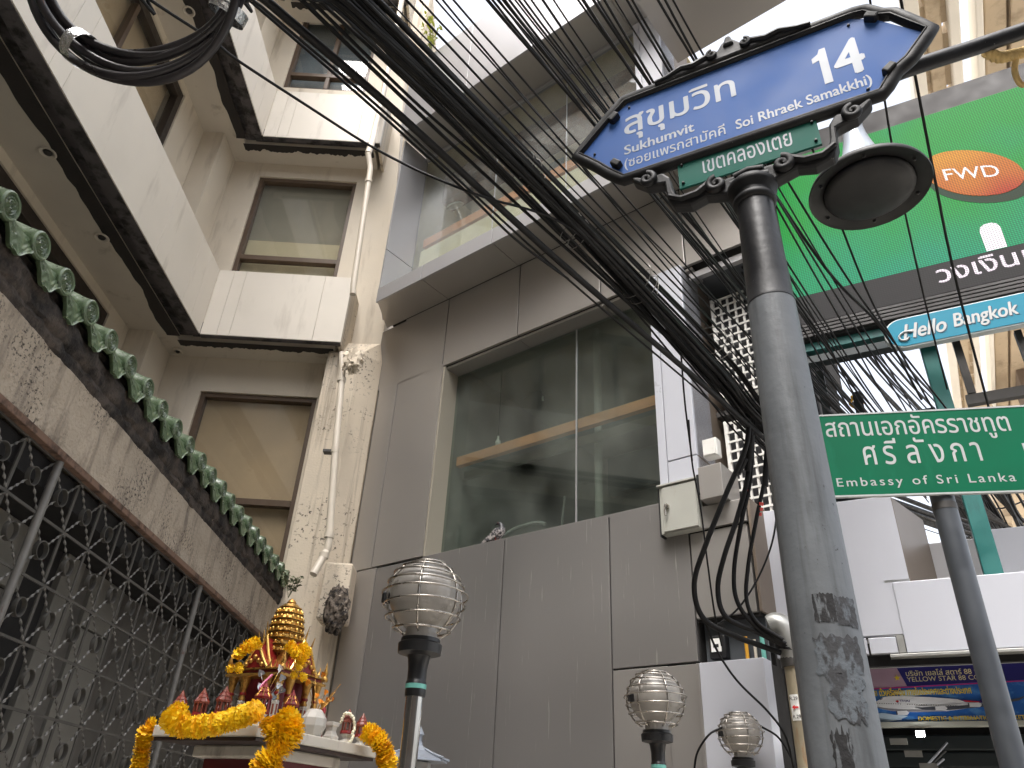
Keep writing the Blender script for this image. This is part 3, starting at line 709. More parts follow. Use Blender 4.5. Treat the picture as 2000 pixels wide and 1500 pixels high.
# ================================================================== grey panel-clad building; local axes: x along the street face, y into the building
gb = empty('panel_clad_building', B0, ROT_B, 'grey metal panel building with wide recessed windows and deep overhangs', 'building')
J = .006
def panel(x0, x1, z0, z1, y=0., mat='acp', t=.03, name='cladding_panel', bev=.003):
    return MB().box(x0 + J, x1 - J, y, y + t, z0 + J, z1 - J).build(name, mat, gb, bevel=bev)
# backing seen in the joints
MB().box(-.1, .10, .12, .22, 0, 6.64).box(.10, 3.06, .032, .22, 0, 3.68).box(.10, 1.10, .032, .22, 3.68, 6.6).box(1.10, 4.6, .032, .19, 5.76, 6.6).box(3.06, 4.12, .034, .3, 0, 2.56).box(3.06, 3.70, .034, .3, 2.56, 3.6).box(3.70, 4.12, .20, .3, 2.56, 2.84).box(3.70, 4.12, .034, .3, 2.84, 3.57).build('backing', 'acp_joint', gb)
# lower rows
panel(.12, .50, 0, 3.70, 0, 'acp'); panel(.50, 2.05, 0, 3.69, 0, 'acp_drip'); panel(2.05, 3.06, 0, 3.69, 0, 'acp_drip')
panel(3.06, 3.70, 2.585, 3.69, 0, 'acp_drip'); panel(3.06, 3.48, 0, 2.585, 0, 'acp'); panel(3.48, 3.72, 0, 2.575, -.03, 'acp')
panel(3.70, 4.12, 2.845, 3.43, 0, 'acp'); panel(3.70, 4.13, 3.43, 3.60, -.02, 'acp')
MB().box(4.13, 4.15, 0, .32, 2.85, 3.6).build('corner_panel', 'acp_brown', gb, bevel=.003)
# fold at the left end
MB().add([(-.02, .10, 3.70), (.12, .0, 3.70), (.12, .0, 5.77), (-.02, .10, 5.77), (-.02, .2, 3.7), (.12, .2, 3.7), (.12, .2, 5.77), (-.02, .2, 5.77)], [(0, 1, 2, 3), (1, 5, 6, 2), (4, 0, 3, 7), (3, 2, 6, 7), (0, 4, 5, 1)]).build('fold_panel', 'acp', gb)
MB().add([(-.02, .10, 0), (.12, .0, 0), (.12, .0, 3.69), (-.02, .10, 3.69), (-.02, .2, 0), (.12, .2, 0), (.12, .2, 3.69), (-.02, .2, 3.69)], [(0, 1, 2, 3), (1, 5, 6, 2), (4, 0, 3, 7), (3, 2, 6, 7), (0, 4, 5, 1)]).build('fold_panel', 'acp', gb)
panel(.12, .42, 3.70, 5.77); panel(.42, 1.10, 3.70, 5.77)
panel(-.02, .40, 5.77, 6.62, .02); panel(.40, 1.08, 5.73, 6.62)
for a, b in ((1.08, 2.07), (2.07, 3.02), (3.02, 3.86), (3.86, 4.62)): panel(a, b, 5.73, 6.62, 0, 'acp')
# window reveal: jamb, head, sill
MB().box(1.10, 1.125, .0, .24, 3.70, 5.72).build('window_jamb', 'acp_jamb', gb, bevel=.002)
MB().box(1.126, 2.07, .032, .24, 5.70, 5.728).build('window_head', 'acp', gb, bevel=.002); MB().box(2.078, 3.02, .032, .24, 5.70, 5.728).build('window_head', 'acp', gb, bevel=.002); MB().box(3.028, 3.9, .032, .24, 5.70, 5.728).build('window_head', 'acp', gb, bevel=.002)
MB().box(1.10, 3.55, .0, .30, 3.675, 3.70).build('window_sill', 'acp_drip', gb, bevel=.004)
# glazing of the first floor: two sheets
for a, b in ((1.126, 2.62), (2.632, 3.60)):
    MB().box(a, b, .205, .215, 3.70, 5.70).build('pane', 'win_glass', gb)
MB().box(2.62, 2.632, .200, .216, 3.70, 5.70).build('glass_joint', 'acp_light', gb)
# the room behind
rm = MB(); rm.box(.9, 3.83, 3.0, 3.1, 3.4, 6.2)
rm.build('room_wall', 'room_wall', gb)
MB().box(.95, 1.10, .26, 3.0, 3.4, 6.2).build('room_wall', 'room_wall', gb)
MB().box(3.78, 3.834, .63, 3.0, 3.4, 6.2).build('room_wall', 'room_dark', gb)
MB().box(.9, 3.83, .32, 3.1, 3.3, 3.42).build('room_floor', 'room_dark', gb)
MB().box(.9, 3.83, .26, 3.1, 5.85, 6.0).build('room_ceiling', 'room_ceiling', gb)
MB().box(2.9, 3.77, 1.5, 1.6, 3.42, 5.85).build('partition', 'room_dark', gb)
MB().box(3.0, 3.77, 1.1, 1.49, 5.35, 5.84).build('bulkhead', 'room_wall', gb)
MB().box(1.12, 3.62, .30, .36, 4.70, 4.80).build('rail', 'wood_rail', gb, bevel=.004)
MB().box(1.12, 3.50, .42, .46, 4.60, 4.69).build('rail', 'room_wall', gb, bevel=.004)
MB().box(3.28, 3.34, .5, .56, 3.42, 4.64).build('post', 'room_wall', gb, bevel=.004)
MB().tube([(2.66, .5, 3.42), (2.66, .5, 5.85)], .035, 12).build('room_pipe', 'room_wall', gb, smooth=50)
MB().box(2.2, 2.9, 1.4, 1.48, 4.55, 4.95).build('wall_board', 'room_dark', gb, bevel=.004)
MB().box(2.85, 3.6, .9, .96, 3.42, 4.05).build('counter', 'room_wall', gb, bevel=.01)
# chair-like clutter near the sill
MB().tube(smoothpath([(1.62, .5, 3.95), (1.72, .55, 4.02), (1.95, .55, 4.03), (2.1, .5, 3.97)], 6), .018, 8).build('chair_back', 'room_wall', gb, smooth=50)
MB().tube([(2.15, .6, 3.42), (2.22, .62, 4.25)], .012, 8).build('chair_back', 'room_wall', gb, smooth=50)
bl = MB().lathe([(.001, -.052), (.018, -.048), (.03, -.03), (.028, -.008), (.014, .015), (.012, .03), (.012, .05), (.001, .052)], 14, (1.48, .5, 4.97)).build('light_bulb', 'bulb', gb, smooth=50)
MB().tube([(1.48, .5, 5.02), (1.475, .5, 5.85)], .003, 5).build('flex', 'rubber', bl)
b2_ = MB().lathe([(.001, -.02), (.01, -.015), (.01, .03), (.001, .032)], 10, (1.95, .6, 5.35)).build('light_bulb', 'bulb', gb, smooth=50)
MB().tube(smoothpath([(1.95, .6, 5.38), (1.94, .6, 5.45), (1.86, .6, 5.47), (1.7, .6, 5.44)], 5), .003, 5).build('flex', 'wire', b2_)
MB().tube(smoothpath([(1.52, .4, 3.72), (1.55, .4, 3.86), (1.62, .4, 3.9), (1.66, .4, 3.82), (1.6, .4, 3.75)], 6), .003, 5).build('loose_wire', 'wire', gb)
# first overhang: soffit, fascia, panels
D1 = -.41
for a, b in ((.36, 1.06), (1.06, 2.04), (2.04, 2.98), (2.98, 3.92), (3.92, 4.75)):
    al = a if a > .5 else .08
    MB().prism([(a + J * .6, D1), (b - J * .6, D1), (b - J * .6, -.002), (al + J * .6, -.002)], 6.62, 6.65, 'z').build('overhang_soffit_panel', 'acp', gb, bevel=.002)
    MB().box(a + J * .6, b - J * .6, D1 - .028, D1 - .002, 6.605, 6.80).build('fascia_panel', 'acp_light', gb, bevel=.003)
MB().prism([(.37, D1 + .001), (4.74, D1 + .001), (4.74, .3), (.0, .3)], 6.652, 6.79, 'z').build('overhang_core', 'acp_joint', gb)
# second floor: deep jamb on the left, glazing flush with the wall plane
for z0, z1 in ((6.80, 7.40), (7.41, 9.26)):
    MB().prism([(.335, D1), (.36, D1), (.36, .02), (-.05, .02)], z0, z1, 'z').build('window_jamb', 'acp_light', gb, bevel=.002)
GY = .0
for a, b in ((.365, 1.62), (1.628, 2.62), (2.628, 3.60)):
    MB().box(a, b, GY, GY + .01, 6.80, 9.22).build('pane', 'win_glass_high', gb)
    MB().box(b + .001, b + .007, GY - .004, GY + .012, 6.80, 9.22).build('glass_joint', 'acp_light', gb)
MB().box(.1, 3.83, 1.6, 1.7, 6.80, 9.26).build('room_wall', 'blind_cream', gb)
MB().box(.1, 3.83, .31, 1.6, 6.70, 6.79).build('room_floor', 'room_wall', gb)
MB().box(.1, 3.83, .06, 1.6, 9.265, 9.30).build('room_ceiling', 'blind_cream', gb)
MB().box(.1, .2, .06, 1.6, 6.8, 9.3).build('room_wall', 'blind_cream', gb)
MB().box(.36, 3.6, .35, .55, 8.75, 9.24).build('brick_beam', 'brick_room', gb)
MB().box(.37, 3.62, .12, .18, 7.80, 7.93).build('rail', 'wood_rail', gb, bevel=.004)
MB().box(.37, 3.62, .10, .13, 6.85, 7.72).build('spandrel_sheet', 'blind_cream', gb)
q_ = loc_on(886, 397, B0, eB, nB, .3)
MB().lathe([(.001, 0), (.05, -.002), (.10, -.016), (.125, -.045), (.12, -.05), (.09, -.03), (.001, -.016)], 26).xform(Matrix.Translation((q_[0], .3, q_[1])) @ Matrix.Rotation(R(35), 4, 'X')).build('dish_lamp', 'dish_glass', gb, smooth=50)
for a, b, z0, z1, mt in ((1.95, 2.15, 7.95, 8.7, 'room_blue'), (2.2, 2.75, 7.95, 8.5, 'acp_white'), (2.85, 3.3, 7.95, 8.7, 'room_blue')):
    MB().box(a, b, .6, .63, z0, z1).build('reflection_sheet', mt, gb)  # coloured sheets standing in for blue and white reflections in the glass
MB().box(.36, 3.60, GY - .03, GY + .03, 9.222, 9.262).build('window_head', 'acp_light', gb, bevel=.003)
# second overhang
D2 = -.49
for a, b in ((.36, 1.50), (1.50, 2.50), (2.50, 3.50), (3.50, 4.3)):
    MB().box(a + J * .6, b - J * .6, D2, GY + .05, 9.265, 9.30).build('overhang_soffit_panel', 'acp', gb, bevel=.002)
    MB().box(a + J * .6, b - J * .6, D2 - .03, D2 - .002, 9.25, 10.60).build('fascia_panel', 'acp_light', gb, bevel=.003)
MB().box(.37, 4.29, D2 + .001, .4, 9.302, 10.55).build('overhang_core', 'acp_joint', gb)
# white corner column, both storeys
for z0, z1 in ((3.76, 5.72), (6.805, 9.255)):
    yf = -.06
    MB().box(3.535, 3.600, yf, .26, z0, z1).build('column_panel', 'acp_white', gb, bevel=.003)
    MB().box(3.606, 3.835, yf, .26, z0 + .22, z1).build('column_panel', 'acp_white', gb, bevel=.003)
    MB().box(3.606, 3.835, yf, .26, z0 + .04, z0 + .21).build('column_panel', 'acp_white', gb, bevel=.003)
    MB().box(3.60, 3.835, yf + .03, .62, z0, z1 - .02).build('column_core', 'acp_brown', gb)
# upper right dark soffit beyond the column
MB().box(3.9, 5.6, -1.0, .2, 8.6, 8.65).box(3.9, 5.6, -1.0, -.97, 8.65, 9.6).build('overhang_soffit_panel', 'acp', gb)
# recess with the air conditioners
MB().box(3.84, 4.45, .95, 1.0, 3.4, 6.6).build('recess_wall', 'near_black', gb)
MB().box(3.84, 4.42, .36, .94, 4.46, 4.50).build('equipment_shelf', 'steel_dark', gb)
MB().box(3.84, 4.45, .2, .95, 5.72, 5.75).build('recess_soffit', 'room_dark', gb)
MB().box(3.86, 4.6, .05, .1, 5.62, 5.68).build('recess_rail', 'acp_light', gb)
# upper storeys behind
MB().box(.1, 3.9, 1.75, 4.4, 6.7, 10.5).build('core', 'acp_joint', gb); MB().box(-.3, 3.83, 3.15, 4.4, 0, 6.69).build('core', 'acp_joint', gb)

# ---- air conditioners
def aircon(zb, h, label):
    t = empty('air_conditioner', B0 + eB * 4.1 + nB * .6, ROT_B, label, 'air conditioner', 'outdoor units in the recess')
    MB().box(-.19, .17, -.27, .30, zb, zb + h).build('casing', 'ac_white', t, bevel=.015)
    MB().box(-.165, .145, -.278, -.271, zb + .03, zb + h - .03).build('fin_coil', 'ac_fin', t)
    nx, nz_ = 5, int(h / .078)
    for i in range(nx + 1):
        x = -.165 + .31 * i / nx; MB().box(x - .008, x + .008, -.296, -.279, zb + .03, zb + h - .03).build('grille_bar', 'ac_white', t)
    for j in range(nz_ + 1):
        z = zb + .03 + (h - .06) * j / nz_; MB().box(-.165, .145, -.302, -.2965, z - .008, z + .008).build('grille_bar', 'ac_white', t)
    MB().box(-.19, -.166, -.30, -.271, zb + .002, zb + h - .002).build('edge', 'ac_white', t, bevel=.006); MB().box(.146, .17, -.30, -.271, zb + .002, zb + h - .002).build('edge', 'ac_white', t, bevel=.006)
    return t
aircon(4.56, .98, 'upper white outdoor air conditioner with lattice grille beside the white column')
aircon(3.45, .93, 'lower white outdoor air conditioner with lattice grille above the grey ledge')
# junction box on the column side, meter cabinet
t = empty('junction_box', B0 + eB * 3.93 + nB * .05, ROT_B, 'small white plastic junction box on the column side', 'junction box')
MB().box(-.07, .04, -.06, .02, 3.96, 4.10).build('box_body', 'ac_white', t, bevel=.008); MB().box(-.062, .032, -.072, -.061, 3.968, 4.092).build('lid', 'ac_white', t, bevel=.004)
t = empty('meter_cabinet', B0 + eB * 3.68 + nB * 0, ROT_B, 'pale steel meter cabinet with chrome handle mounted on grey panels', 'cabinet')
MB().box(-.15, .14, -.075, .0, 3.43, 3.78).build('cabinet_body', 'meter_box', t, bevel=.004)
dr = MB().box(-.125, .136, -.087, -.076, 3.44, 3.768).build('door', 'meter_box', t, bevel=.004)
MB().box(-.16, .15, -.095, .0, 3.781, 3.795).build('cap', 'meter_box', t, bevel=.003)
MB().box(-.165, -.151, -.065, .0, 3.42, 3.78).build('side_gap', 'near_black', t)
hd = MB().lathe([(.001, 0), (.018, 0), (.018, .02), (.001, .022)], 14).xform(Matrix.Translation((-.085, -.087, 3.62)) @ Matrix.Rotation(R(90), 4, 'X')).build('handle', 'stainless', dr, smooth=50)
MB().tube(smoothpath([(-.085, -.111, 3.62), (-.092, -.115, 3.59), (-.088, -.115, 3.545)], 4), .008, 8).build('handle_lever', 'stainless', dr, smooth=50)
# raised ledge block beside the cabinet
MB().box(3.86, 4.03, -.12, .16, 3.60, 3.84).build('ledge_block', 'acp', gb, bevel=.004)
MB().box(3.835, 3.858, -.10, .0, 3.66, 3.80).build('slot', 'near_black', gb)
# meter recess
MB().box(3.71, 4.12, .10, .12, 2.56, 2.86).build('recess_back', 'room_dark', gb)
t = empty('electricity_meter', B0 + eB * 3.82 - nB * .0, ROT_B, 'small glass fronted electricity meter in the dark recess', 'meter')
MB().box(-.055, .055, .02, .09, 2.60, 2.74).build('meter_body', 'plastic_black', t, bevel=.008); MB().box(-.036, .03, .012, .019, 2.64, 2.72).build('dial', 'label_white', t)
MB().box(-.02, .015, .0095, .0115, 2.665, 2.685).build('dial_mark', 'ink', t)
MB().tube([(4.0, .05, 2.5), (4.0, .05, 2.72)], .012, 8).build('conduit_pipe', 'pipe_yellow', gb, smooth=50); MB().tube([(4.05, .06, 2.5), (4.05, .06, 2.70)], .010, 8).build('conduit_pipe', 'pvc', gb, smooth=50); MB().tube([(4.10, .06, 2.5), (4.10, .06, 2.72)], .014, 8).build('conduit_pipe', 'tape_teal', gb, smooth=50)
# white box below the recess
MB().box(3.745, 4.155, -.10, .02, 0, 2.558).build('plinth_panel', 'acp_white', gb, bevel=.004)
MB().box(3.724, 3.744, -.10, .02, 0, 2.558).build('plinth_panel', 'acp', gb, bevel=.003)

# ================================================================== white shop on the right; local axes along its street face
sh = empty('white_shop_front', C0, ROT_C, 'white panelled shop parapet with dark open shop beneath', 'building')
def sp(x0, x1, z0, z1, y=0., mat='acp_white', t=.04, name='cladding_panel'): return MB().box(x0 + .003, x1 - .003, y, y + t, z0 + .003, z1 - .003).build(name, mat, sh, bevel=.003)
sp(-.10, .742, 2.712, 3.58); sp(-.10, .44, 2.61, 2.706); sp(.446, .60, 2.61, 2.706)
MB().box(.60, .64, .004, .03, 2.612, 3.03).build('cover_strip', 'alu_cap', sh, bevel=.002)
sp(.64, 1.36, 2.605, 3.02, -.012); sp(1.366, 2.6, 2.605, 3.02, -.012)
MB().box(.60, .742, .0, .03, 3.021, 3.036).build('cover_strip', 'alu_cap', sh)
MB().box(.55, 2.6, -.02, .05, 2.585, 2.602).build('drip_edge', 'alu_cap', sh, bevel=.002)
MB().prism([(.70, .045), (.742, .045), (.905, .545), (.86, .545)], 2.75, 3.58, 'z').build('return_panel', 'acp_brown', sh)
sp(.86, 1.21, 2.7, 3.42, .55, 'acp_light'); sp(1.215, 1.56, 2.7, 3.47, .55, 'acp_white')
MB().box(-.1, .70, .045, .5, 2.75, 3.5).build('core', 'acp_joint', sh)
# dark shop
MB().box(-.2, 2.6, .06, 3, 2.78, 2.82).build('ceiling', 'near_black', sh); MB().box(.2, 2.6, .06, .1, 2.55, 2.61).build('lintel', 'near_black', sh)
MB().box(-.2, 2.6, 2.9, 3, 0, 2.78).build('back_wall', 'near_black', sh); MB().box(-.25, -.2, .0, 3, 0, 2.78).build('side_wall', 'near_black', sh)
for k in range(22): MB().box(.3, 2.6, 1.30 + .0, 1.33, .02 + k * .105, .118 + k * .105).build('shutter_slat', 'gantry_dark', sh, bevel=.01)
MB().box(.25, .55, .25, .32, 2.74, 2.779).build('tube_light_housing', 'acp_white', sh)
# awning frame below the billboard
for k in range(6):
    a = Vector((.30 + k * .05, .75 + k * .02, 1.80 + k * .05)); b = a + Vector((.34 - k * .03, .25, .20))
    MB().tube([a, b], .008, 6).build('awning_bar', 'acp_white' if k % 2 else 'steel_dark', sh)
for k in range(4):
    a = Vector((.42 + k * .07, .70, 2.20 - k * .07)); MB().box(a.x, a.x + .10, a.y, a.y + .02, a.z, a.z + .035).build('awning_bracket', 'alu_cap', sh)
# billboard of the ticket agent
bb = empty('ticket_billboard', C0 + nC * .9, ROT_C, 'blue travel agency billboard with a white jumbo jet under the white parapet', 'billboard')
def fl_(poly, y, mat, name, par=None, t=.002): return MB().prism(poly, y, y + t).build(name, mat, par or bb)
x0, x1, z0, z1 = .22, 1.52, 2.325, 2.725
MB().box(x0, x1, 0, .06, z0, z0 + .032).box(x0, x1, 0, .06, z1 - .028, z1).box(x0, x0 + .03, 0, .06, z0 + .032, z1 - .028).box(x1 - .03, x1, 0, .06, z0 + .032, z1 - .028).build('board_frame', 'board_frame', bb, bevel=.003)
MB().box(x0 + .03, x1 - .03, .02, .05, z0 + .032, z1 - .028).build('printed_sky', 'board_blue', bb)
fl_([(x0 + .03, 2.572), (x1 - .03, 2.60), (x1 - .03, z1 - .028), (x0 + .03, z1 - .028)], .017, 'board_navy', 'header_band')
fl_([(x0 + .03, 2.565), (.58, 2.578), (.54, z1 - .03), (x0 + .03, z1 - .03)], .0145, 'board_haze', 'faded_patch')
fl_([(x0 + .03, 2.560), (x1 - .03, 2.590), (x1 - .03, 2.597), (x0 + .03, 2.567)], .012, 'board_magenta', 'divider_line')
st = []
for k in range(10):
    a = math.pi / 2 + k * math.pi / 5; r = .022 if k % 2 == 0 else .009; st.append((.53 + r * math.cos(a), 2.632 + r * math.sin(a)))
fl_(st, .011, 'board_yellow', 'star')
lettering(bb, 'บริษัท เยลโล่ สตาร์ 88 จำกัด', .588, 2.640, .50, .040, .0125, 'board_cream', .01)
lettering(bb, 'YELLOW STAR 88 CO.,LTD', .588, 2.600, .53, .034, .0125, 'board_cream', .0)
lettering(bb, 'จำหน่าย ตั๋วเครื่องบิน ภายในประเทศและต่างประเทศ', .285, 2.520, .665, .052, .0125, 'board_yellow', .03)
for (cx, cz, sx, sz) in ((.62, 2.535, .12, .018), (.42, 2.385, .11, .026), (.36, 2.372, .07, .014), (.86, 2.372, .10, .012)):
    poly = [(cx + sx * math.cos(a) * (1 + .2 * math.sin(5 * a)), cz + sz * math.sin(a) * (1 + .25 * math.cos(3 * a))) for a in [k * math.pi / 12 for k in range(24)]]
    fl_([(max(x0 + .031, a), max(z0 + .033, b)) for a, b in poly], .0165, 'cloud_print', 'cloud_print')
lettering(bb, 'DOMESTIC & INTERNATIONAL TICKETING', .605, 2.362, .66, .026, .0125, 'board_yellow', .025)
pl = fl_([(.355, 2.468), (.372, 2.486), (.42, 2.512), (.455, 2.518), (.56, 2.516), (.70, 2.506), (.86, 2.488), (.99, 2.474), (1.06, 2.468), (1.02, 2.455), (.90, 2.432), (.78, 2.418), (.60, 2.415), (.46, 2.424), (.39, 2.440), (.36, 2.455)], .013, 'board_plane', 'airplane_fuselage')
fl_([(.36, 2.455), (.39, 2.440), (.46, 2.424), (.60, 2.415), (.78, 2.418), (.72, 2.428), (.56, 2.430), (.44, 2.440)], .0115, 'board_grey', 'belly_shade', bb)
fl_([(.86, 2.488), (1.03, 2.470), (1.0, 2.462), (.90, 2.470)], .0112, 'board_tail', 'tail_stripe', bb); fl_([(.89, 2.482), (.99, 2.469), (.965, 2.466), (.90, 2.472)], .0105, 'board_red', 'tail_stripe', bb)
fl_([(.98, 2.476), (1.10, 2.572), (1.16, 2.576), (1.135, 2.50), (1.10, 2.466), (1.03, 2.468)], .0118, 'board_tail', 'tail_fin', bb)
fl_([(.60, 2.444), (.86, 2.448), (1.03, 2.462), (1.20, 2.486), (1.26, 2.508), (1.20, 2.472), (1.0, 2.440), (.80, 2.424), (.64, 2.430)], .0102, 'board_wing', 'wing', bb)
fl_([(.60, 2.450), (.86, 2.456), (.94, 2.465), (.80, 2.452), (.64, 2.444)], .0095, 'board_plane', 'wing_edge', bb)
for (cx, cz) in ((.745, 2.436), (.945, 2.452), (.515, 2.412)):
    fl_([(cx - .03, cz - .012), (cx + .03, cz - .014), (cx + .045, cz), (cx + .03, cz + .014), (cx - .028, cz + .012)], .0088, 'board_plane', 'engine', bb); fl_([(cx - .034, cz - .010), (cx - .026, cz - .011), (cx - .026, cz + .011), (cx - .034, cz + .010)], .0080, 'board_wing', 'engine_intake', bb)
lettering(bb, 'THAI', .515, 2.478, .062, .014, .0112, 'board_tail', .01)
fl_([(.490, 2.484), (.500, 2.492), (.512, 2.487), (.508, 2.480), (.498, 2.478)], .0112, 'board_red', 'airline_emblem', bb); fl_([(.498, 2.478), (.508, 2.480), (.504, 2.473)], .0105, 'board_tail', 'airline_emblem', bb)
for k in range(34):
    if k in (11, 12, 22): continue
    cx = .375 + k * .014; cz = 2.473 - k * .0008; MB().box(cx, cx + .005, .0112, .0125, cz, cz + .004).build('cabin_window', 'ink', bb)
MB().add([(.395, .0112, 2.498), (.415, .0112, 2.506), (.414, .0112, 2.501), (.40, .0112, 2.496)], [(0, 1, 2, 3)]).build('cockpit_window', 'ink', bb)
fl = empty('flood_light', C0 + eC * .60 + nC * .86, ROT_C, 'small glowing white flood light below the ticket billboard', 'light')
MB().box(-.03, .03, -.02, .02, 2.255, 2.298).build('lamp_housing', 'plastic_black', fl, bevel=.004); MB().box(-.024, .024, -.026, -.021, 2.260, 2.293).build('lamp_lens', 'lamp_lit', fl)
# ================================================================== street name sign on its pole
PX, PY = .576, 1.308
ss = empty('street_sign', (PX, PY, 0), ROT_C, 'blue street name sign 14 in a black scrolled frame on a thick grey pole', 'street sign')
MB().lathe([(.10, .12), (.10, .2), (.072, .24), (.066, .5), (.060, 1.7), (.0555, 2.2), (.0505, 2.632)], 40).build('pole', 'pole_grey', ss, smooth=40)
MB().lathe([(.0515, 2.628), (.0515, 2.634), (.049, 2.640), (.0485, 2.70), (.0425, 2.935)], 40).build('upper_pole', 'pole_black', ss, smooth=40)
MB().lathe([(.043, 2.925), (.050, 2.930), (.052, 2.940), (.045, 2.950), (.046, 2.962), (.058, 2.972), (.060, 2.985), (.050, 2.998), (.04, 3.0)], 40).build('capital', 'sign_black', ss, smooth=50)
# peeled sticker remains wrapped round the pole
def wrap(a0, a1, z0, z1, mat, seed, ragged=.5, name='sticker_remnant', d=.0008):
    m = MB(); nu, nv = 26, 14
    for j in range(nv + 1):
        z = z0 + (z1 - z0) * j / nv; r = (.060 + (.0555 - .060) * (z - 1.7) / .5) + d
        for i in range(nu + 1):
            e = 0
            u = i / nu; v = j / nv
            if i in (0, nu): e = ragged * .18 * noise.noise(Vector((seed, v * 6, u)))
            ez = ragged * .012 * noise.noise(Vector((u * 9, seed, v))) if j in (0, nv) else 0
            a = a0 + (a1 - a0) * (u + e * (1 if i == 0 else -1)); m.v.append((r * math.cos(a), r * math.sin(a), z + ez))
    for j in range(nv):
        for i in range(nu): q = j * (nu + 1) + i; m.f.append((q, q + 1, q + nu + 2, q + nu + 1))
    return m.build(name, mat, ss, smooth=60)
fc = math.atan2(-PY, -PX) - ROT_C           # direction from the pole to the camera, local
wrap(fc - .22, fc + .38, 1.928, 1.975, 'sticker_dark', 1.2, .4); wrap(fc + .38, fc + 1.1, 1.922, 1.972, 'sticker', 2.7)
wrap(fc - .35, fc + .95, 1.845, 1.905, 'sticker', 4.1, .9); wrap(fc - .15, fc + .75, 1.775, 1.85, 'sticker', 5.5, 1.2, d=.0012)
wrap(fc - .3, fc + .2, 1.70, 1.76, 'sticker_dark', 7.7, 1.4)
ZC = 3.317
def F(path, r, n=10, name='frame', mat='sign_black', closed=False, flat=1.0, par=ss):
    m = MB().tube(path, r, n, closed=closed)
    m.v = [(x, y * flat, z) for x, y, z in m.v]
    return m.build(name, mat, par, smooth=50)
hexo = [(-.462, 0), (-.405, .065), (-.36, .115), (-.315, .160), (.315, .162), (.345, .155), (.375, .118), (.40, .105), (.462, .002), (.40, -.075), (.365, -.10), (.325, -.160), (-.325, -.158), (-.365, -.115), (-.40, -.07)]
plate = [(-.447, 0), (-.35, .112), (-.305, .147), (.305, .149), (.355, .118), (.447, .002), (.355, -.100), (.315, -.148), (-.315, -.146), (-.35, -.11)]
pb = MB().prism([(x, ZC + z) for x, z in plate], -.004, .004).build('name_plate', 'sign_blue', ss)
fpath = []
for i in range(len(hexo)):
    a, b = Vector(hexo[i]), Vector(hexo[(i + 1) % len(hexo)])
    for t in (0, .33, .67): q = a.lerp(b, t); fpath.append((q.x, 0, ZC + q.y))
fpath = [(x * 1.01, y, ZC + (z - ZC) * (1.05 if z > ZC else .985)) for x, y, z in fpath]
fr_ = MB().tube(fpath, .0175, 12, closed=True); fr_.v = [(x, y * .95, z) for x, y, z in fr_.v]; fr_.build('frame', 'sign_black', ss, smooth=50)
F([(x * .985, -.0145, ZC + z * .965) for x, z in hexo], .003, 6, 'frame_bead', closed=True)
# small corner clips on the frame
for (x, z, a) in ((-.352, .098, .8), (-.35, -.10, -.8), (.36, .118, -.6), (.362, -.098, .7)):
    MB().box(-.016, .016, -.024, .012, -.010, .010).xform(Matrix.Translation((x * .98, 0, ZC + z * .97)) @ Matrix.Rotation(-a, 4, 'Y')).build('frame_clip', 'sign_black', ss, bevel=.004)
# crest on the top edge
def spiral(cx, cz, r, turns, a0, sgn, y=-.02, n=28): return [(cx + r * (1 - .8 * k / n) * math.cos(a0 + sgn * turns * 2 * math.pi * k / n), y, cz + r * (1 - .8 * k / n) * math.sin(a0 + sgn * turns * 2 * math.pi * k / n)) for k in range(n + 1)]
crest = [(-.215, .160), (-.20, .180), (-.155, .178), (-.135, .190), (-.095, .186), (-.06, .196), (-.03, .205), (-.018, .226), (-.008, .234), (.012, .234), (.022, .222), (.034, .205), (.065, .198), (.10, .188), (.135, .194), (.155, .180), (.20, .184), (.215, .168)]
MB().prism([(x, ZC + z) for x, z in crest], -.022, .022).build('crest', 'sign_black', ss, bevel=.006)
MB().prism([(-.014, ZC + .205), (.018, ZC + .205), (.010, ZC + .240), (-.004, ZC + .240)], -.030, .03).build('crest_finial', 'sign_black', ss, bevel=.006)
for sg in (-1, 1):
    F(spiral(sg * .045, ZC + .190, .014, 1.3, math.pi / 2, -sg, -.026), lambda t: .0075 - .002 * t, 7, 'crest_scroll')
    F([(sg * .06, -.022, ZC + .192), (sg * .10, -.024, ZC + .178), (sg * .135, -.024, ZC + .186), (sg * .18, -.022, ZC + .172), (sg * .215, -.02, ZC + .170)], lambda t: .009 - .003 * t, 7, 'crest_scroll')
# lower bracket carrying the district plate
dp = MB().box(-.176, .174, -.003, .004, 3.060, 3.150).build('district_plate', 'sign_green', ss)
brk = [(-.30, 3.150), (-.255, 3.125), (-.215, 3.128), (-.198, 3.105), (-.193, 3.060), (-.185, 3.030), (-.15, 3.015), (-.115, 3.022), (-.08, 3.030), (-.055, 3.036), (.055, 3.036), (.08, 3.030), (.115, 3.022), (.15, 3.018), (.185, 3.032), (.193, 3.060), (.198, 3.105), (.215, 3.13), (.255, 3.128), (.30, 3.152)]
low = [(.30, 3.135), (.262, 3.098), (.235, 3.092), (.212, 3.085), (.208, 3.03), (.196, 3.0), (.15, 2.985), (.11, 2.998), (.07, 2.985), (.045, 2.975), (-.045, 2.975), (-.07, 2.985), (-.11, 2.998), (-.15, 2.984), (-.196, 3.0), (-.208, 3.03), (-.212, 3.085), (-.235, 3.09), (-.262, 3.096), (-.30, 3.133)]
m = MB(); n_ = len(brk); lo = list(reversed(low))
for yv, kk in ((-.015, 0), (.022, 1)):
    for i in range(n_): m.v.append((brk[i][0], yv, brk[i][1])); m.v.append((lo[i][0], yv, lo[i][1]))
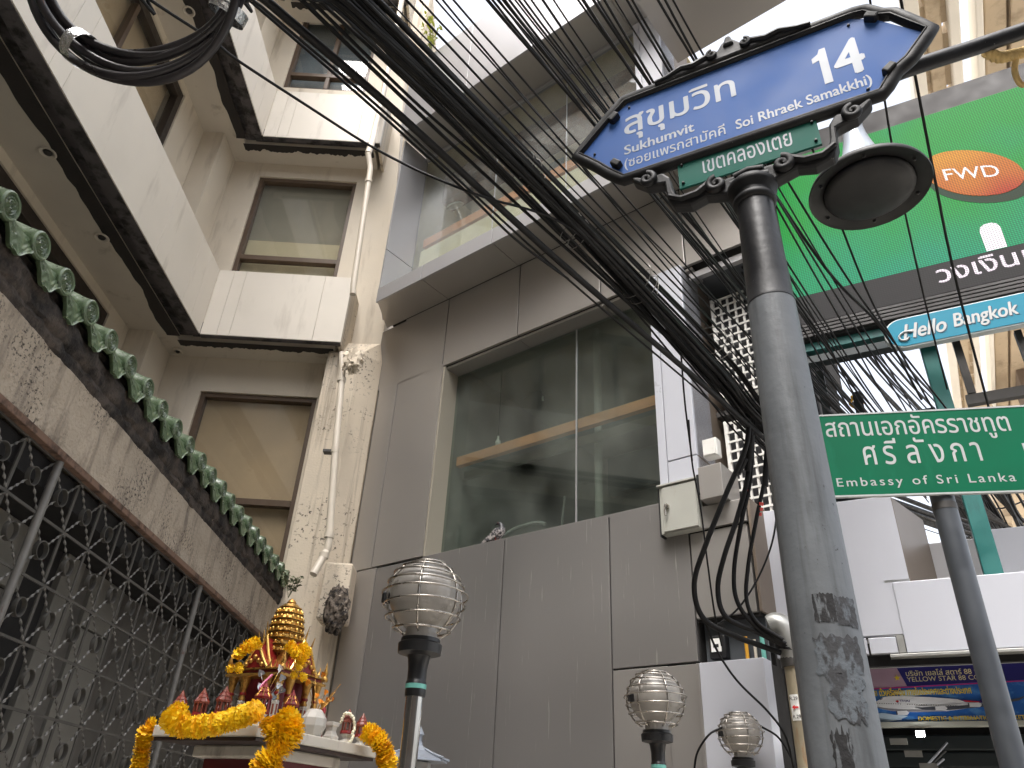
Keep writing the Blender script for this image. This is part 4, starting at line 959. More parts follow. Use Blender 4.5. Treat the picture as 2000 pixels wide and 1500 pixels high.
for i in range(n_ - 1):
    a = 2 * i; b = a + 2; c = 2 * n_
    m.f += [(a, a + 1, b + 1, b), (c + a, c + b, c + b + 1, c + a + 1), (a, b, c + b, c + a), (a + 1, c + a + 1, c + b + 1, b + 1)]
m.f += [(0, 2 * n_, 2 * n_ + 1, 1), (2 * n_ - 2, 2 * n_ - 1, 4 * n_ - 1, 4 * n_ - 2)]
m.build('bracket', 'sign_black', ss, bevel=.012)
for sg in (-1, 1):
    F(spiral(sg * .255, 3.113, .020, 1.4, math.pi * .5, sg, -.020), lambda t: .0105 - .003 * t, 8, 'bracket_scroll')
    F(spiral(sg * .080, 3.018, .022, 1.4, math.pi * .5, -sg, -.020), lambda t: .0115 - .003 * t, 8, 'bracket_scroll')
    F([(sg * .10, -.018, 3.030), (sg * .13, -.02, 3.010), (sg * .17, -.02, 3.008), (sg * .20, -.018, 3.03)], lambda t: .010 - .003 * t, 7, 'bracket_scroll')
F([(-.035, -.02, 3.022), (0, -.021, 3.030), (.035, -.02, 3.022)], .010, 8, 'bracket_boss'); F([(-.045, -.022, 2.995), (0, -.026, 3.0), (.045, -.022, 2.995)], .013, 8, 'bracket_boss')
# rivets
for (x, z) in ((-.30, ZC + .125), (.30, ZC + .125), (-.41, ZC - .02), (.30, ZC - .13), (-.165, 3.075), (.163, 3.075), (-.165, 3.14), (.163, 3.14), (0, 3.148)):
    MB().lathe([(.001, .0045), (.003, .004), (.0042, 0), (.0042, -.002)], 10).xform(Matrix.Translation((x, -.0045, z)) @ Matrix.Rotation(R(90), 4, 'X')).build('rivet', 'pole_black', ss, smooth=50)
YT = -.0042
lettering(ss, 'สุขุมวิท', -.318, 3.300, .318, .122, YT, 'letter_grey', .014)
lettering(ss, 'Sukhumvit', -.321, 3.252, .200, .037, YT, 'letter_grey', .018)
lettering(ss, '(ซอยแพรกสามัคคี', -.322, 3.189, .280, .052, YT, 'letter_grey', .006)
lettering(ss, 'Soi Rhraek Samakkhi)', -.014, 3.192, .328, .047, YT, 'letter_grey', .018)
lettering(ss, '4', .243, 3.256, .072, .136, YT, 'letter_grey', .025)
MB().prism([(.196 + .038 * a, 3.256 + .136 * b) for a, b in ((.45, 0), (.98, 0), (.98, 1), (.60, 1), (.45, .88), (.02, .80), (.02, .66), (.45, .70))], YT - .0006, YT).build('lettering', 'letter_grey', ss)
lettering(ss, 'เขตคลองเตย', -.111, 3.086, .222, .045, -.0032, 'letter_grey', .004)

# ================================================================== hanging street lamp with bell shade
Lp = dep(1695, 360, 2.6); lx, ly, lz = Lp.x, Lp.y, 3.575
lamp = empty('bell_lamp', (lx, ly, lz), 0, 'dark bell shaped street lamp hanging from an arm behind the street sign', 'street lamp')
MB().lathe([(.034, .30), (.040, .25), (.050, .20), (.066, .14), (.09, .09), (.12, .055), (.15, .035)], 40).build('lamp_neck', 'lamp_cone', lamp, smooth=60)
MB().lathe([(.149, .036), (.175, .022), (.192, .006), (.198, -.010), (.196, -.016), (.185, -.010), (.150, -.006), (.148, -.004), (.149, .030)], 56).build('shade', 'lamp_dish', lamp, smooth=50)
MB().lathe([(.147, -.006), (.146, -.016), (.13, -.026), (.08, -.034), (.001, -.037)], 48).build('lamp_cover', 'lamp_dish', lamp, smooth=60)
MB().lathe([(.028, .37), (.030, .34), (.036, .32), (.036, .301)], 24).build('socket', 'lamp_cone', lamp, smooth=50)
for k in range(6):
    a = k * math.pi / 3; MB().ball((.168 * math.cos(a), .168 * math.sin(a), -.012), .006, 8, 6).build('screw', 'plastic_black', lamp, smooth=50)
aE = dep(2060, 40, 2.55); aM = dep(1745, 146, 2.6); aS = Vector((lx, ly, lz + .36))
MB().tube([v - Vector((lx, ly, lz)) for v in smoothpath([aS, aS + Vector((.0, -.02, .035)), aS.lerp(aM, .5) + Vector((0, 0, .02)), aM, aM.lerp(aE, .5), aE, aE + (aE - aM) * .5], 6)], .028, 16).build('arm', 'pole_black', lamp, smooth=50)
ax_, ay_ = aE.x + (aE - aM).x * .5, aE.y + (aE - aM).y * .5
MB().tube([(ax_ - lx, ay_ - ly, -lz), (ax_ - lx, ay_ - ly, 4.3 - lz)], .05, 16).build('lamp_post', 'pole_black', lamp, smooth=50)
# braided rope tied to the arm
rp = [dep(1925, 100, 2.6), dep(1950, 112, 2.6), dep(1975, 108, 2.6), dep(2010, 100, 2.6), dep(2060, 92, 2.6)]
m = MB()
P = smoothpath(rp, 12)
for ph in (0, 2 * math.pi / 3, 4 * math.pi / 3):
    path = []
    for i, p in enumerate(P):
        t = (P[min(i + 1, len(P) - 1)] - P[max(i - 1, 0)]).normalized(); u = t.orthogonal().normalized(); v = t.cross(u); a = i * .55 + ph
        path.append(p + u * .010 * math.cos(a) + v * .010 * math.sin(a))
    m.tube(path, .011, 8)
m.tube(smoothpath([dep(1985, 112, 2.6), dep(1982, 140, 2.6), dep(1995, 165, 2.6), dep(2020, 160, 2.6)], 8), .010, 8)
m.build('braided_rope', 'rope', smooth=50, label='thick braided beige rope knotted to the lamp arm at the right edge', cat='rope')

# ================================================================== embassy direction sign
EA = R(77); ROT_E = -(math.pi / 2 - EA)
es = empty('embassy_sign', (1.976, 2.908, 0), ROT_E, 'green Embassy of Sri Lanka direction sign on a slim dark grey pole', 'street sign')
MB().tube([(-.07, .045, .1), (-.07, .045, 3.30)], .0475, 28).build('pole', 'pole_far', es, smooth=50)
MB().lathe([(.049, 0), (.049, .03)], 24, (-.07, .045, 2.875)).build('clamp', 'steel_dark', es, smooth=50)
MB().box(-.545, .50, -.012, -.006, 2.938, 3.333).build('sign_plate', 'embassy_green', es)
MB().box(-.548, .503, -.014, .004, 3.3335, 3.341).box(-.548, .503, -.014, .004, 2.930, 2.9375).box(-.553, -.5455, -.014, .004, 2.930, 3.341).box(.5005, .508, -.014, .004, 2.930, 3.341).build('sign_rim', 'letter_white', es)
MB().box(-.53, .49, -.005, .0, 2.95, 3.32).build('sign_back', 'steel_dark', es)
lettering(es, 'สถานเอกอัครราชทูต', -.505, 3.192, .765, .134, -.0122, 'letter_white', .006, slope=-.01)
lettering(es, 'ศรีลังกา', -.366, 3.078, .478, .128, -.0122, 'letter_white', .006, spacing=1.35)
lettering(es, 'Embassy of Sri Lanka', -.500, 2.966, .715, .054, -.0122, 'letter_white', .004, spacing=1.28)
fl_arrow = [(.282, 3.105), (.41, 3.105), (.41, 3.07), (.47, 3.13), (.41, 3.19), (.41, 3.155), (.282, 3.155)]
MB().prism(fl_arrow, -.0135, -.0122).build('arrow', 'letter_white', es)

# ================================================================== LED screen
def led_mat(name, c1, c2, strength, zlo=5.1, zhi=6.6, nstr=.25):
    m = bpy.data.materials.new(name); m.use_nodes = True; MATS[name] = m; n = m.node_tree.nodes; l = m.node_tree.links
    b = n['Principled BSDF']; b.inputs['Base Color'].default_value = (.02, .02, .02, 1); b.inputs['Roughness'].default_value = .6; b.inputs['Specular IOR Level'].default_value = .1
    tc = n.new('ShaderNodeTexCoord'); sx = n.new('ShaderNodeSeparateXYZ'); l.new(tc.outputs['Object'], sx.inputs[0])
    mr = n.new('ShaderNodeMapRange'); mr.inputs['From Min'].default_value = zlo; mr.inputs['From Max'].default_value = zhi; l.new(sx.outputs['Z'], mr.inputs['Value'])
    nz = n.new('ShaderNodeTexNoise'); nz.inputs['Scale'].default_value = 2.2; nz.inputs['Detail'].default_value = 2; l.new(tc.outputs['Object'], nz.inputs['Vector'])
    ad = n.new('ShaderNodeMath'); ad.operation = 'MULTIPLY_ADD'; l.new(nz.outputs['Fac'], ad.inputs[0]); ad.inputs[1].default_value = .9; ad.inputs[2].default_value = -.45
    a2_ = n.new('ShaderNodeMath'); a2_.operation = 'ADD'; a2_.use_clamp = True; l.new(mr.outputs[0], a2_.inputs[0]); l.new(ad.outputs[0], a2_.inputs[1])
    mx = n.new('ShaderNodeMix'); mx.data_type = 'RGBA'; l.new(a2_.outputs[0], mx.inputs['Factor']); mx.inputs['A'].default_value = (*c1, 1); mx.inputs['B'].default_value = (*c2, 1)
    # pixel raster of the panel: rows and columns of diodes
    def wave(sock, pitch):
        q = n.new('ShaderNodeMath'); q.operation = 'MULTIPLY'; l.new(sock, q.inputs[0]); q.inputs[1].default_value = 2 * math.pi / pitch
        s_ = n.new('ShaderNodeMath'); s_.operation = 'SINE'; l.new(q.outputs[0], s_.inputs[0]); return s_.outputs[0]
    mu = n.new('ShaderNodeMath'); mu.operation = 'MULTIPLY_ADD'; l.new(wave(sx.outputs['X'], .016), mu.inputs[0]); mu.inputs[1].default_value = .22; mu.inputs[2].default_value = .78
    m2 = n.new('ShaderNodeMath'); m2.operation = 'MULTIPLY_ADD'; l.new(wave(sx.outputs['Z'], .016), m2.inputs[0]); m2.inputs[1].default_value = .30; m2.inputs[2].default_value = .72
    m3 = n.new('ShaderNodeMath'); m3.operation = 'MULTIPLY'; l.new(mu.outputs[0], m3.inputs[0]); l.new(m2.outputs[0], m3.inputs[1])
    n5 = n.new('ShaderNodeTexNoise'); n5.inputs['Scale'].default_value = 90; n5.inputs['Detail'].default_value = 1; l.new(tc.outputs['Object'], n5.inputs['Vector'])
    m6 = n.new('ShaderNodeMath'); m6.operation = 'MULTIPLY_ADD'; l.new(n5.outputs['Fac'], m6.inputs[0]); m6.inputs[1].default_value = nstr * 2; m6.inputs[2].default_value = 1 - nstr
    m4 = n.new('ShaderNodeMath'); m4.operation = 'MULTIPLY'; l.new(m3.outputs[0], m4.inputs[0]); l.new(m6.outputs[0], m4.inputs[1])
    m7 = n.new('ShaderNodeMath'); m7.operation = 'MULTIPLY'; l.new(m4.outputs[0], m7.inputs[0]); m7.inputs[1].default_value = strength
    l.new(mx.outputs['Result'], b.inputs['Emission Color']); l.new(m7.outputs[0], b.inputs['Emission Strength']); return m
LEDS = .36
led_mat('led_green', lin((0, 172, 140)), lin((0, 176, 62)), LEDS, 4.9, 5.9)
led_mat('led_orange', lin((212, 52, 0)), lin((255, 170, 30)), LEDS * .95, 5.66, 6.12, .12)
led_mat('led_orange_dark', lin((40, 70, 20)), lin((0, 80, 40)), LEDS * .6, 5.55, 5.75, .1)
led_mat('led_white', lin((250, 235, 245)), lin((255, 255, 255)), LEDS * 1.5, 5, 6, .05)
led_mat('led_black', lin((60, 56, 58)), lin((66, 62, 62)), LEDS * .55, 5, 6, .1)
L0 = Vector((2.7, 4.15, 0))
led = empty('led_screen', L0, ROT_C, 'large outdoor LED screen showing an orange oval on green over the shop roof', 'screen')
MB().box(-.66, 2.2, .004, .30, 4.80, 6.85).build('cabinet', 'screen_frame', led, bevel=.01)
MB().box(-.66, 2.2, -.004, .003, 6.62, 6.85).build('top_border', 'louver_dark', led)
MB().box(-.64, 2.18, -.012, -.001, 5.185, 6.615).build('picture', 'led_green', led)
MB().box(-.645, 2.19, -.012, -.001, 4.93, 5.183).build('caption_band', 'led_black', led)
for k in range(4): MB().box(-.66, 2.2, -.016, .0, 4.812 + k * .03, 4.832 + k * .03).build('lower_louver', 'louver_dark', led)
egg = [(.712 + .292 * math.cos(a) * (1 + .04 * math.cos(a)), 5.918 + .235 * math.sin(a) - .13 * math.cos(a) * 1.0) for a in [k * math.pi / 24 for k in range(48)]]
sdw = [(.74 + .30 * math.cos(a), 5.80 + .20 * math.sin(a) - .12 * math.cos(a)) for a in [k * math.pi / 20 for k in range(40)]]
MB().prism(sdw, -.0135, -.0122).build('picture_shadow', 'led_orange_dark', led); MB().prism(egg, -.0155, -.0137).build('picture_oval', 'led_orange', led)
lettering(led, 'FWD', .55, 5.905, .33, .115, -.0158, 'led_white', .0, slope=-.30)
MB().prism([(.640, 5.187), (.760, 5.187), (.765, 5.36), (.75, 5.40), (.72, 5.418), (.68, 5.418), (.65, 5.40), (.640, 5.36)], -.0155, -.0122).build('picture_bottle', 'led_white', led)
lettering(led, 'วงเงินเอาประกัน', .31, 5.015, 1.28, .155, -.0125, 'led_white', .01)
# teal carrying frame of the screen
gt = empty('screen_gantry', L0 + nC * .1, ROT_C, 'dark teal steel frame carrying the LED screen above the cables', 'gantry')
for z, t, mt in ((4.72, .035, 'teal_steel'), (4.62, .03, 'gantry_dark')): MB().box(-.75, 2.2, -.06, .02, z, z + t * 2).build('beam', mt, gt, bevel=.004)
MB().box(.10, .20, .02, .10, 2.9, 4.72).build('post', 'teal_steel', gt, bevel=.006)
for (x, y, w_) in ((-.62, .45, .06), (-.40, .9, .07), (-.62, 1.6, .06)): MB().box(x, x + w_, y, y + w_, 2.85, 4.85).build('post', 'gantry_dark', gt, bevel=.004)
for z in (3.75, 4.28): MB().box(-.8, .12, .42, .47, z, z + .07).build('beam', 'gantry_dark', gt, bevel=.004)
MB().box(-.62, .25, .5, 1.6, 4.22, 4.27).build('platform', 'gantry_dark', gt); MB().box(-.62, .25, .47, .5, 4.12, 4.30).build('platform_edge', 'teal_steel', gt)
for (x0_, x1_) in ((-.5, -.22), (-.12, .15)): MB().box(x0_, x1_, .7, 1.3, 4.210, 4.219).build('platform_panel', 'louver_dark', gt)
MB().tube(smoothpath([(-1.0, .2, 3.42), (-.55, .2, 3.55), (-.36, .2, 3.56), (-.30, .2, 3.5), (-.28, .2, 3.3)], 6), .028, 12).build('handrail', 'teal_steel', gt, smooth=50)
MB().box(.30, .345, .05, .10, 4.22, 4.66).build('bracket', 'steel_dark', gt); MB().box(.28, .70, .05, .10, 4.14, 4.21).build('bracket', 'steel_dark', gt); MB().box(.66, .70, .05, .10, 4.2, 4.62).build('bracket', 'steel_dark', gt)
# Hello Bangkok sign
hb = empty('hello_bangkok_sign', L0 - nC * .15, ROT_C, 'turquoise rounded sign reading Hello Bangkok under the LED screen', 'sign')
def stadium(x0, x1, z0, z1, n=14):
    r = (z1 - z0) / 2; c = (z0 + z1) / 2
    return [(x1, z0), (x1, z1)] + [(x0 + r + r * math.cos(a), c + r * math.sin(a)) for a in [math.pi / 2 + math.pi * k / n for k in range(n + 1)]]
MB().prism(stadium(-.108, 1.3, 4.476, 4.708), .0, .05).build('sign_edge', 'hello_edge', hb, bevel=.004)
MB().prism(stadium(-.096, 1.29, 4.488, 4.698), -.004, -.001).build('sign_face', 'hello_teal', hb)
for dx, dz, y, mt in ((.006, -.006, -.0045, 'hello_shadow'), (0, 0, -.0062, 'letter_white')):
    lettering(hb, 'Hello', .0 + dx, 4.535 + dz, .262, .115, y, mt, .022, shear=.35, thick=.0012); lettering(hb, 'Bangkok', .30 + dx, 4.520 + dz, .365, .135, y, mt, .022, shear=.2, thick=.0012)
MB().tube(smoothpath([(.06, -.008, 4.585), (.015, -.008, 4.592), (-.02, -.008, 4.57), (-.02, -.008, 4.54), (.01, -.008, 4.528), (.035, -.008, 4.545)], 6), .0075, 8).build('swash', 'letter_white', hb, smooth=60)

# ================================================================== elevated railway behind
az = R(31.5); ea_ = Vector((math.sin(az), math.cos(az), 0)); wa_ = Vector((math.cos(az), -math.sin(az), 0))
vd = empty('railway_viaduct', EYE + wa_ * 2 + ea_ * 10 - Vector((0, 0, 1.6)), -az, 'beige concrete ribs and columns of the elevated railway behind the LED screen', 'viaduct')
for (x0_, x1_, z, mt) in ((-.66, -.47, 12.0, 'concrete_white'), (-.40, -.20, 12.05, 'concrete'), (-.12, .02, 11.95, 'concrete_white'), (.20, .30, 11.9, 'concrete_white'), (.34, .62, 12.05, 'concrete'), (.66, 2.6, 12.0, 'concrete')):
    MB().box(x0_, x1_, -4, 40, z, z + .5).build('girder', mt, vd, bevel=.02)
for k in range(26): MB().box(-.47, -.12, -3.5 + k * .6, -3.1 + k * .6, 12.12, 12.3).build('cross_slat', 'concrete', vd)
for y in (9.5,): MB().box(.75, 2.4, y, y + 1.2, 0, 12).build('column', 'concrete_dark', vd, bevel=.03)
for k in range(9):
    MB().box(-.35, .0, 9 + k * 1.0, 9.55 + k * 1.0, 9.2, 11.0).build('bearing_block', 'concrete', vd, bevel=.03)
# ================================================================== caged globe lamps on stainless posts
def globe_lamp(loc, label, s=1.):
    t = empty('globe_lamp', loc, random.uniform(0, 1), label, 'lamp', 'caged globe lamps on posts'); z = 0.
    MB().lathe([(.024, -2.1), (.024, -.245)], 24).build('post', 'stainless', t, smooth=50)
    MB().lathe([(.0275, -.262), (.0285, -.255), (.0285, -.225), (.0265, -.222), (.026, -.215), (.0265, -.19), (.030, -.165), (.034, -.155)], 28).build('collar', 'plastic_black', t, smooth=50)
    MB().lathe([(.0289, -.242), (.0289, -.230)], 24).build('tape', 'tape_teal', t, smooth=50)
    MB().lathe([(.036, -.156), (.060, -.150), (.062, -.125), (.055, -.120), (.055, -.110), (.04, -.108)], 30).build('base_ring', 'plastic_black', t, smooth=50)
    g = [(.045, -.112)]
    for k in range(0, 46):
        a = -1.12 + (math.pi / 2 + 1.12) * k / 45; r = .1015 * math.cos(a); zz_ = .1015 * math.sin(a) + .01
        if -.03 < zz_ < .09: r += .0016 * (k % 2)
        g.append((max(r, .0008), zz_))
    MB().lathe(g, 40).build('globe', 'globe', t, smooth=35)
    RC = .118
    for k, zc in enumerate((-.085, -.052, -.018, .012, .040, .068, .092, .108)):
        r = math.sqrt(max(.0004, RC ** 2 - zc ** 2)) if k < 7 else .048
        if k == 3: r += .006
        MB().tube([(r * math.cos(a), r * math.sin(a), zc + .004 * math.sin(a + k)) for a in [2 * math.pi * j / 40 for j in range(40)]], .0031, 8, closed=True).build('cage_ring', 'stainless_dull', t, smooth=60)
    for k in range(6):
        a = k * math.pi / 3 + .2
        MB().tube([((RC - .004) * math.cos(b) * math.cos(a), (RC - .004) * math.cos(b) * math.sin(a), (RC - .004) * math.sin(b)) for b in [-1.05 + (2.22) * j / 20 for j in range(21)]], .0031, 8).build('cage_rib', 'stainless_dull', t, smooth=60)
    MB().box(-.014, .014, -.008, .008, -.016, .014).xform(Matrix.Translation((-.108, .02, .0))).build('cage_latch', 'plastic_black', t, bevel=.003)
    t.scale = (s, s, s); return t
random.seed(3)
globe_lamp(dep(830, 1172, 2.25), 'nearest caged globe lamp on a polished post beside the spirit house', 1.04)
globe_lamp(dep(1280, 1368, 3.10), 'middle caged globe lamp standing before the grey cladding panels', 1.04)
globe_lamp(dep(1446, 1435, 4.12), 'farthest caged globe lamp standing before the small white plinth', 1.04)

# ================================================================== conduit with weather head
cp = dep(1548, 1290, 4.15)
cd = empty('service_conduit', (cp.x, cp.y, 0), ROT_C, 'rusty service conduit with hooded cable entry beside the grey pole', 'conduit')
MB().tube([(0, 0, 0), (0, 0, 2.50)], .050, 20).build('pipe', 'conduit', cd, smooth=50)
hood = smoothpath([(0, 0, 2.47), (0, -.005, 2.56), (-.012, -.01, 2.64), (-.05, -.02, 2.69), (-.10, -.03, 2.68)], 6)
MB().tube(hood, lambda t: .060 + .012 * math.sin(t * 3.1), 18).build('weather_head', 'alu_cap', cd, smooth=50)
MB().lathe([(.064, 0), (.066, .01), (.066, .04), (.064, .05)], 20, (0, 0, 2.46)).build('clamp', 'steel_dark', cd, smooth=50)
for k in range(7):
    MB().tube([(.068 * math.cos(a) - .01, .068 * math.sin(a), 2.55 + .012 * k + .010 * math.sin(a * 2 + k)) for a in [2 * math.pi * j / 20 for j in range(20)]], .007, 6, closed=True).build('tape_wrap', 'rubber', cd, smooth=60)
tg = MB()
for i in range(9):
    a = -2.35 + i * .12; tg.v += [(.0515 * math.cos(a), .0515 * math.sin(a), 2.185), (.0515 * math.cos(a), .0515 * math.sin(a), 2.315)]
for i in range(8): tg.f.append((2 * i, 2 * i + 2, 2 * i + 3, 2 * i + 1))
tg.build('label_plate', 'label_white', cd)
lettering(cd, 'R.29', -.034, 2.285, .040, .018, -.0535, 'ink', .01); lettering(cd, 'R.29', -.030, 2.195, .040, .018, -.0535, 'ink', .01)
MB().prism([(-.030, 2.250), (-.014, 2.262), (-.014, 2.254), (.004, 2.254), (.004, 2.246), (-.014, 2.246), (-.014, 2.238)], -.054, -.053).build('arrow_mark', 'board_red', cd)

# ================================================================== overhead cables
NC = 0
def cable(pts, r, label, group, mat='rubber', n=7, seg=9, name='cable'):
    w_ = [dep(x, y, d) for x, y, d in pts]
    if pts[0][1] < -30:                      # the span goes on overhead to the next pole behind the viewer
        dv = (w_[0] - w_[1]).normalized(); dv.z = max(dv.z, .02); w_ = [w_[0] + dv * 5 + Vector((0, 0, .5)), w_[0] + dv * 1.6 + Vector((0, 0, .06))] + w_
    return MB().tube(smoothpath(w_, seg), r, n).build(name, mat, smooth=60, label=label, cat='cable', group=group)
random.seed(11)
core = [(540, -140, 2.05), (690, 0, 2.40), (919, 224, 2.95), (1185, 494, 3.72), (1400, 727, 4.36), (1483, 828, 4.62), (1610, 935, 5.3), (1800, 1005, 6.8), (1960, 1060, 9.0)]
hw = [40, 38, 29, 28, 38, 36, 38, 26, 26]
for k in range(50):
    o0 = random.gauss(0, .46); w1 = random.uniform(-.4, .4); ph = random.uniform(0, 6.28)
    pts = []
    for i, (x, y, d) in enumerate(core):
        o = max(-1.25, min(1.25, o0 + .40 * math.sin(i * .45 + ph) * w1 * 2)); px = hw[i] * o
        pts.append((x + px * .70, y - px * .71, d + .10 * math.cos(ph + i * .5) + .05 * math.sin(k + i)))
    cable(pts, random.choice([.0055, .007, .009, .011, .006]), 'black cable packed into the thick diagonal bundle overhead', 'cables of the thick bundle', seg=8, n=6)
thick = [(420, -90, 2.1), (519, 0, 2.35), (786, 230, 2.78), (1086, 505, 3.45), (1366, 745, 4.15), (1497, 860, 4.6), (1620, 950, 5.4), (1800, 1020, 6.8)]
cable(thick, .0155, 'thickest single black cable running below the bundle', 'single cables', n=12)
cable([(x - 8, y + 13, d + .02) for x, y, d in thick], .0055, 'thin black cable hugging the underside of the thickest cable', 'single cables', n=6)
cable([(240, -45, 2.4), (294, 0, 2.5), (416, 80, 2.7), (466, 119, 2.8), (610, 213, 3.0), (715, 280, 3.1), (810, 330, 3.1), (907, 371, 3.02), (956, 388, 3.1), (1100, 437, 3.4), (1230, 545, 3.8)], .0058, 'thin black cable crossing the cream wall to meet the thick cable', 'single cables')
cable([(440, -45, 2.5), (487, 0, 2.6), (641, 133, 2.85), (795, 269, 3.05), (907, 371, 3.1), (1010, 470, 3.3), (1110, 545, 3.5)], .006, 'thin black cable just above the thickest cable', 'single cables')
for (rank, x0, x1, y1) in (('lowest', 589, 1462, 800), ('second lowest', 606, 1478, 812), ('second highest', 640, 1470, 822), ('middle', 622, 1475, 806), ('highest', 655, 1484, 830)):
    P_ = [(x0 - 95, -85, 2.2)]
    for i in range(5):
        t = i / 4; P_.append((x0 + (x1 - x0) * t, y1 * t + 26 * math.sin(math.pi * t) * random.uniform(-.2, .6), 2.45 + 2.15 * t))
    cable(P_ + [(1605, 925, 5.3), (1800, 1000, 6.8)], random.choice([.007, .0085]), rank + ' of five black cables strung between the bundle and the thickest cable', 'cables beside the bundle', n=6)
# looser cables to the right of the bundle
def fan(xs_, xe, ye, r, lab, grp, d0, d1, bow=0.):
    x0, y0 = xs_, -60
    pts = []
    for t in (0, .2, .4, .6, .8, 1.0):
        tt = t ** 1.0
        x = x0 + (xe - x0) * tt; y = y0 + (ye - y0) * tt + bow * math.sin(math.pi * tt)
        pts.append((x, y, 1 / ((1 - tt) / d0 + tt / d1)))
    pts.append((xe + (1900 - xe) * .6, ye + (985 - ye) * .7, 7.4)); pts.append((1985, 1040, 10.5))
    cable(pts, r, lab, grp, seg=5, n=6)
GRP = 'loose cables fanning out right of the bundle'; LAB = 'loose black cable fanning down to the right past the street sign'
starts = [752, 790, 815, 850, 866, 885, 952, 965, 972, 980, 986, 992, 1000, 1010, 1018, 1030, 1046, 1070, 1092, 1136, 1150, 1170, 1180, 1196, 1215, 1240, 1252, 1300, 1318, 1332]
random.seed(5)
for i, x in enumerate(starts):
    u = (x - 745) / 590
    xe = 1560 + 190 * u + random.uniform(-35, 35); ye = 800 + random.uniform(-25, 45) - 20 * u
    fan(x - 50, xe, ye, random.choice([.0034, .0042, .005, .0064]), LAB, GRP, random.uniform(2.5, 2.9), random.uniform(4.75, 5.0), random.uniform(0, 18))
# a few steep drops crossing the LED screen
for lab_, (a, b, c, d) in zip(('steep black cable dropping across the orange oval on the screen', 'steep black cable dropping from the sign between lamp and orange oval', 'steep black cable emerging below the bell lamp across the green screen', 'black cable crossing the lower green screen right of the pole', 'lowest black cable crossing the screen corner beside the pole'), (((1748, -60), (1822, 330), (1870, 560), (1960, 905)), ((1690, -60), (1745, 300), (1800, 560), (1850, 760)), ((1560, 220), (1690, 560), (1760, 690), (1840, 830)), ((1440, 190), (1640, 520), (1740, 660), (1850, 800)), ((1400, 210), (1610, 520), (1720, 640), (1800, 780)))):
    cable([(a[0], a[1], 3.6), (b[0], b[1], 4.0), (c[0], c[1], 4.4), (d[0], d[1], 4.75)], random.choice([.006, .008]), lab_, 'drops across the LED screen', n=6)
# cables of the tangle far behind the shop roof
random.seed(9)
for k in range(34):
    y0 = random.uniform(960, 1120); x0 = random.uniform(1880, 1960)
    cable([(x0 - 60, y0 - 150, 9.5), (x0 + 10, y0 - 40, 10), (x0 + 50, y0 + random.uniform(0, 60), 10.5), (2040, y0 + random.uniform(0, 120), 11)], random.choice([.012, .02, .03]), 'black cable in the tangle behind the shop roof', 'tangle behind the shop roof', seg=4, n=5)
for k in range(16):
    x0 = random.uniform(1575, 1720); y0 = random.uniform(640, 720)
    cable([(x0 - 130, y0 - 170, 6.1), (x0, y0, 6.4), (x0 + 70, y0 + 85, 7), (x0 + 140, y0 + 160, 8), (x0 + 230, y0 + 270, 9.5)], random.choice([.008, .012]), 'black cable sloping away beneath the LED screen gantry', 'cables beneath the gantry', seg=4, n=5)
# drop cables into the weather head
he = [(1520, 1245), (1528, 1255), (1515, 1262), (1535, 1248)]
G = 'service drop cables'
cable([(1462, 790, 4.5), (1458, 868, 4.42), (1418, 965, 4.36), (1378, 1065, 4.30), (1356, 1140, 4.28), (1372, 1205, 4.25), (1430, 1240, 4.2), (1525, 1275, 4.15)], .0155, 'outermost thick service drop looping left before the grey ledge', G, n=10)
cable([(1468, 800, 4.52), (1462, 920, 4.44), (1440, 1010, 4.38), (1415, 1085, 4.32), (1402, 1150, 4.28), (1418, 1205, 4.22), (1480, 1235, 4.18), (1530, 1260, 4.13)], .015, 'second thick service drop looping inside the outermost one', G, n=10)
cable([(1472, 805, 4.55), (1466, 930, 4.46), (1448, 1020, 4.38), (1434, 1110, 4.32), (1440, 1175, 4.25), (1478, 1225, 4.18), (1535, 1258, 4.12)], .013, 'third service drop hanging close to the fourth', G, n=10)
cable([(1500, 830, 4.5), (1496, 920, 4.42), (1478, 1010, 4.36), (1462, 1100, 4.3), (1458, 1170, 4.24), (1478, 1215, 4.18), (1530, 1250, 4.1)], .012, 'fourth service drop with red tape bands nearest the pole', G, n=10)
cable([(1520, 985, 4.55), (1508, 1060, 4.5), (1480, 1130, 4.45), (1440, 1190, 4.4), (1395, 1225, 4.4)], .006, 'thin service wire crossing behind the looping drops', G)
cable([(1345, 820, 4.75), (1352, 905, 4.68), (1368, 990, 4.6), (1382, 1100, 4.5), (1396, 1200, 4.42), (1410, 1262, 4.4)], .0055, 'thin wire hanging past the pale meter cabinet', G)
cable([(1330, 690, 4.4), (1338, 790, 4.5), (1352, 900, 4.6)], .0055, 'short thin wire against the white column', G)
cable([(1375, 1208, 4.25), (1400, 1270, 4.2), (1440, 1330, 4.1), (1500, 1390, 4.05), (1535, 1440, 4.0), (1552, 1510, 4.0)], .0065, 'thin wire sagging across the white plinth', G)
cable([(1355, 1510, 4.1), (1362, 1470, 4.1), (1385, 1435, 4.1), (1412, 1420, 4.12)], .006, 'short wire curving left into the farthest globe lamp', G); cable([(1485, 1418, 4.12), (1520, 1440, 4.1), (1545, 1480, 4.05), (1556, 1515, 4.0)], .006, 'short wire curving right out of the farthest globe lamp', G)
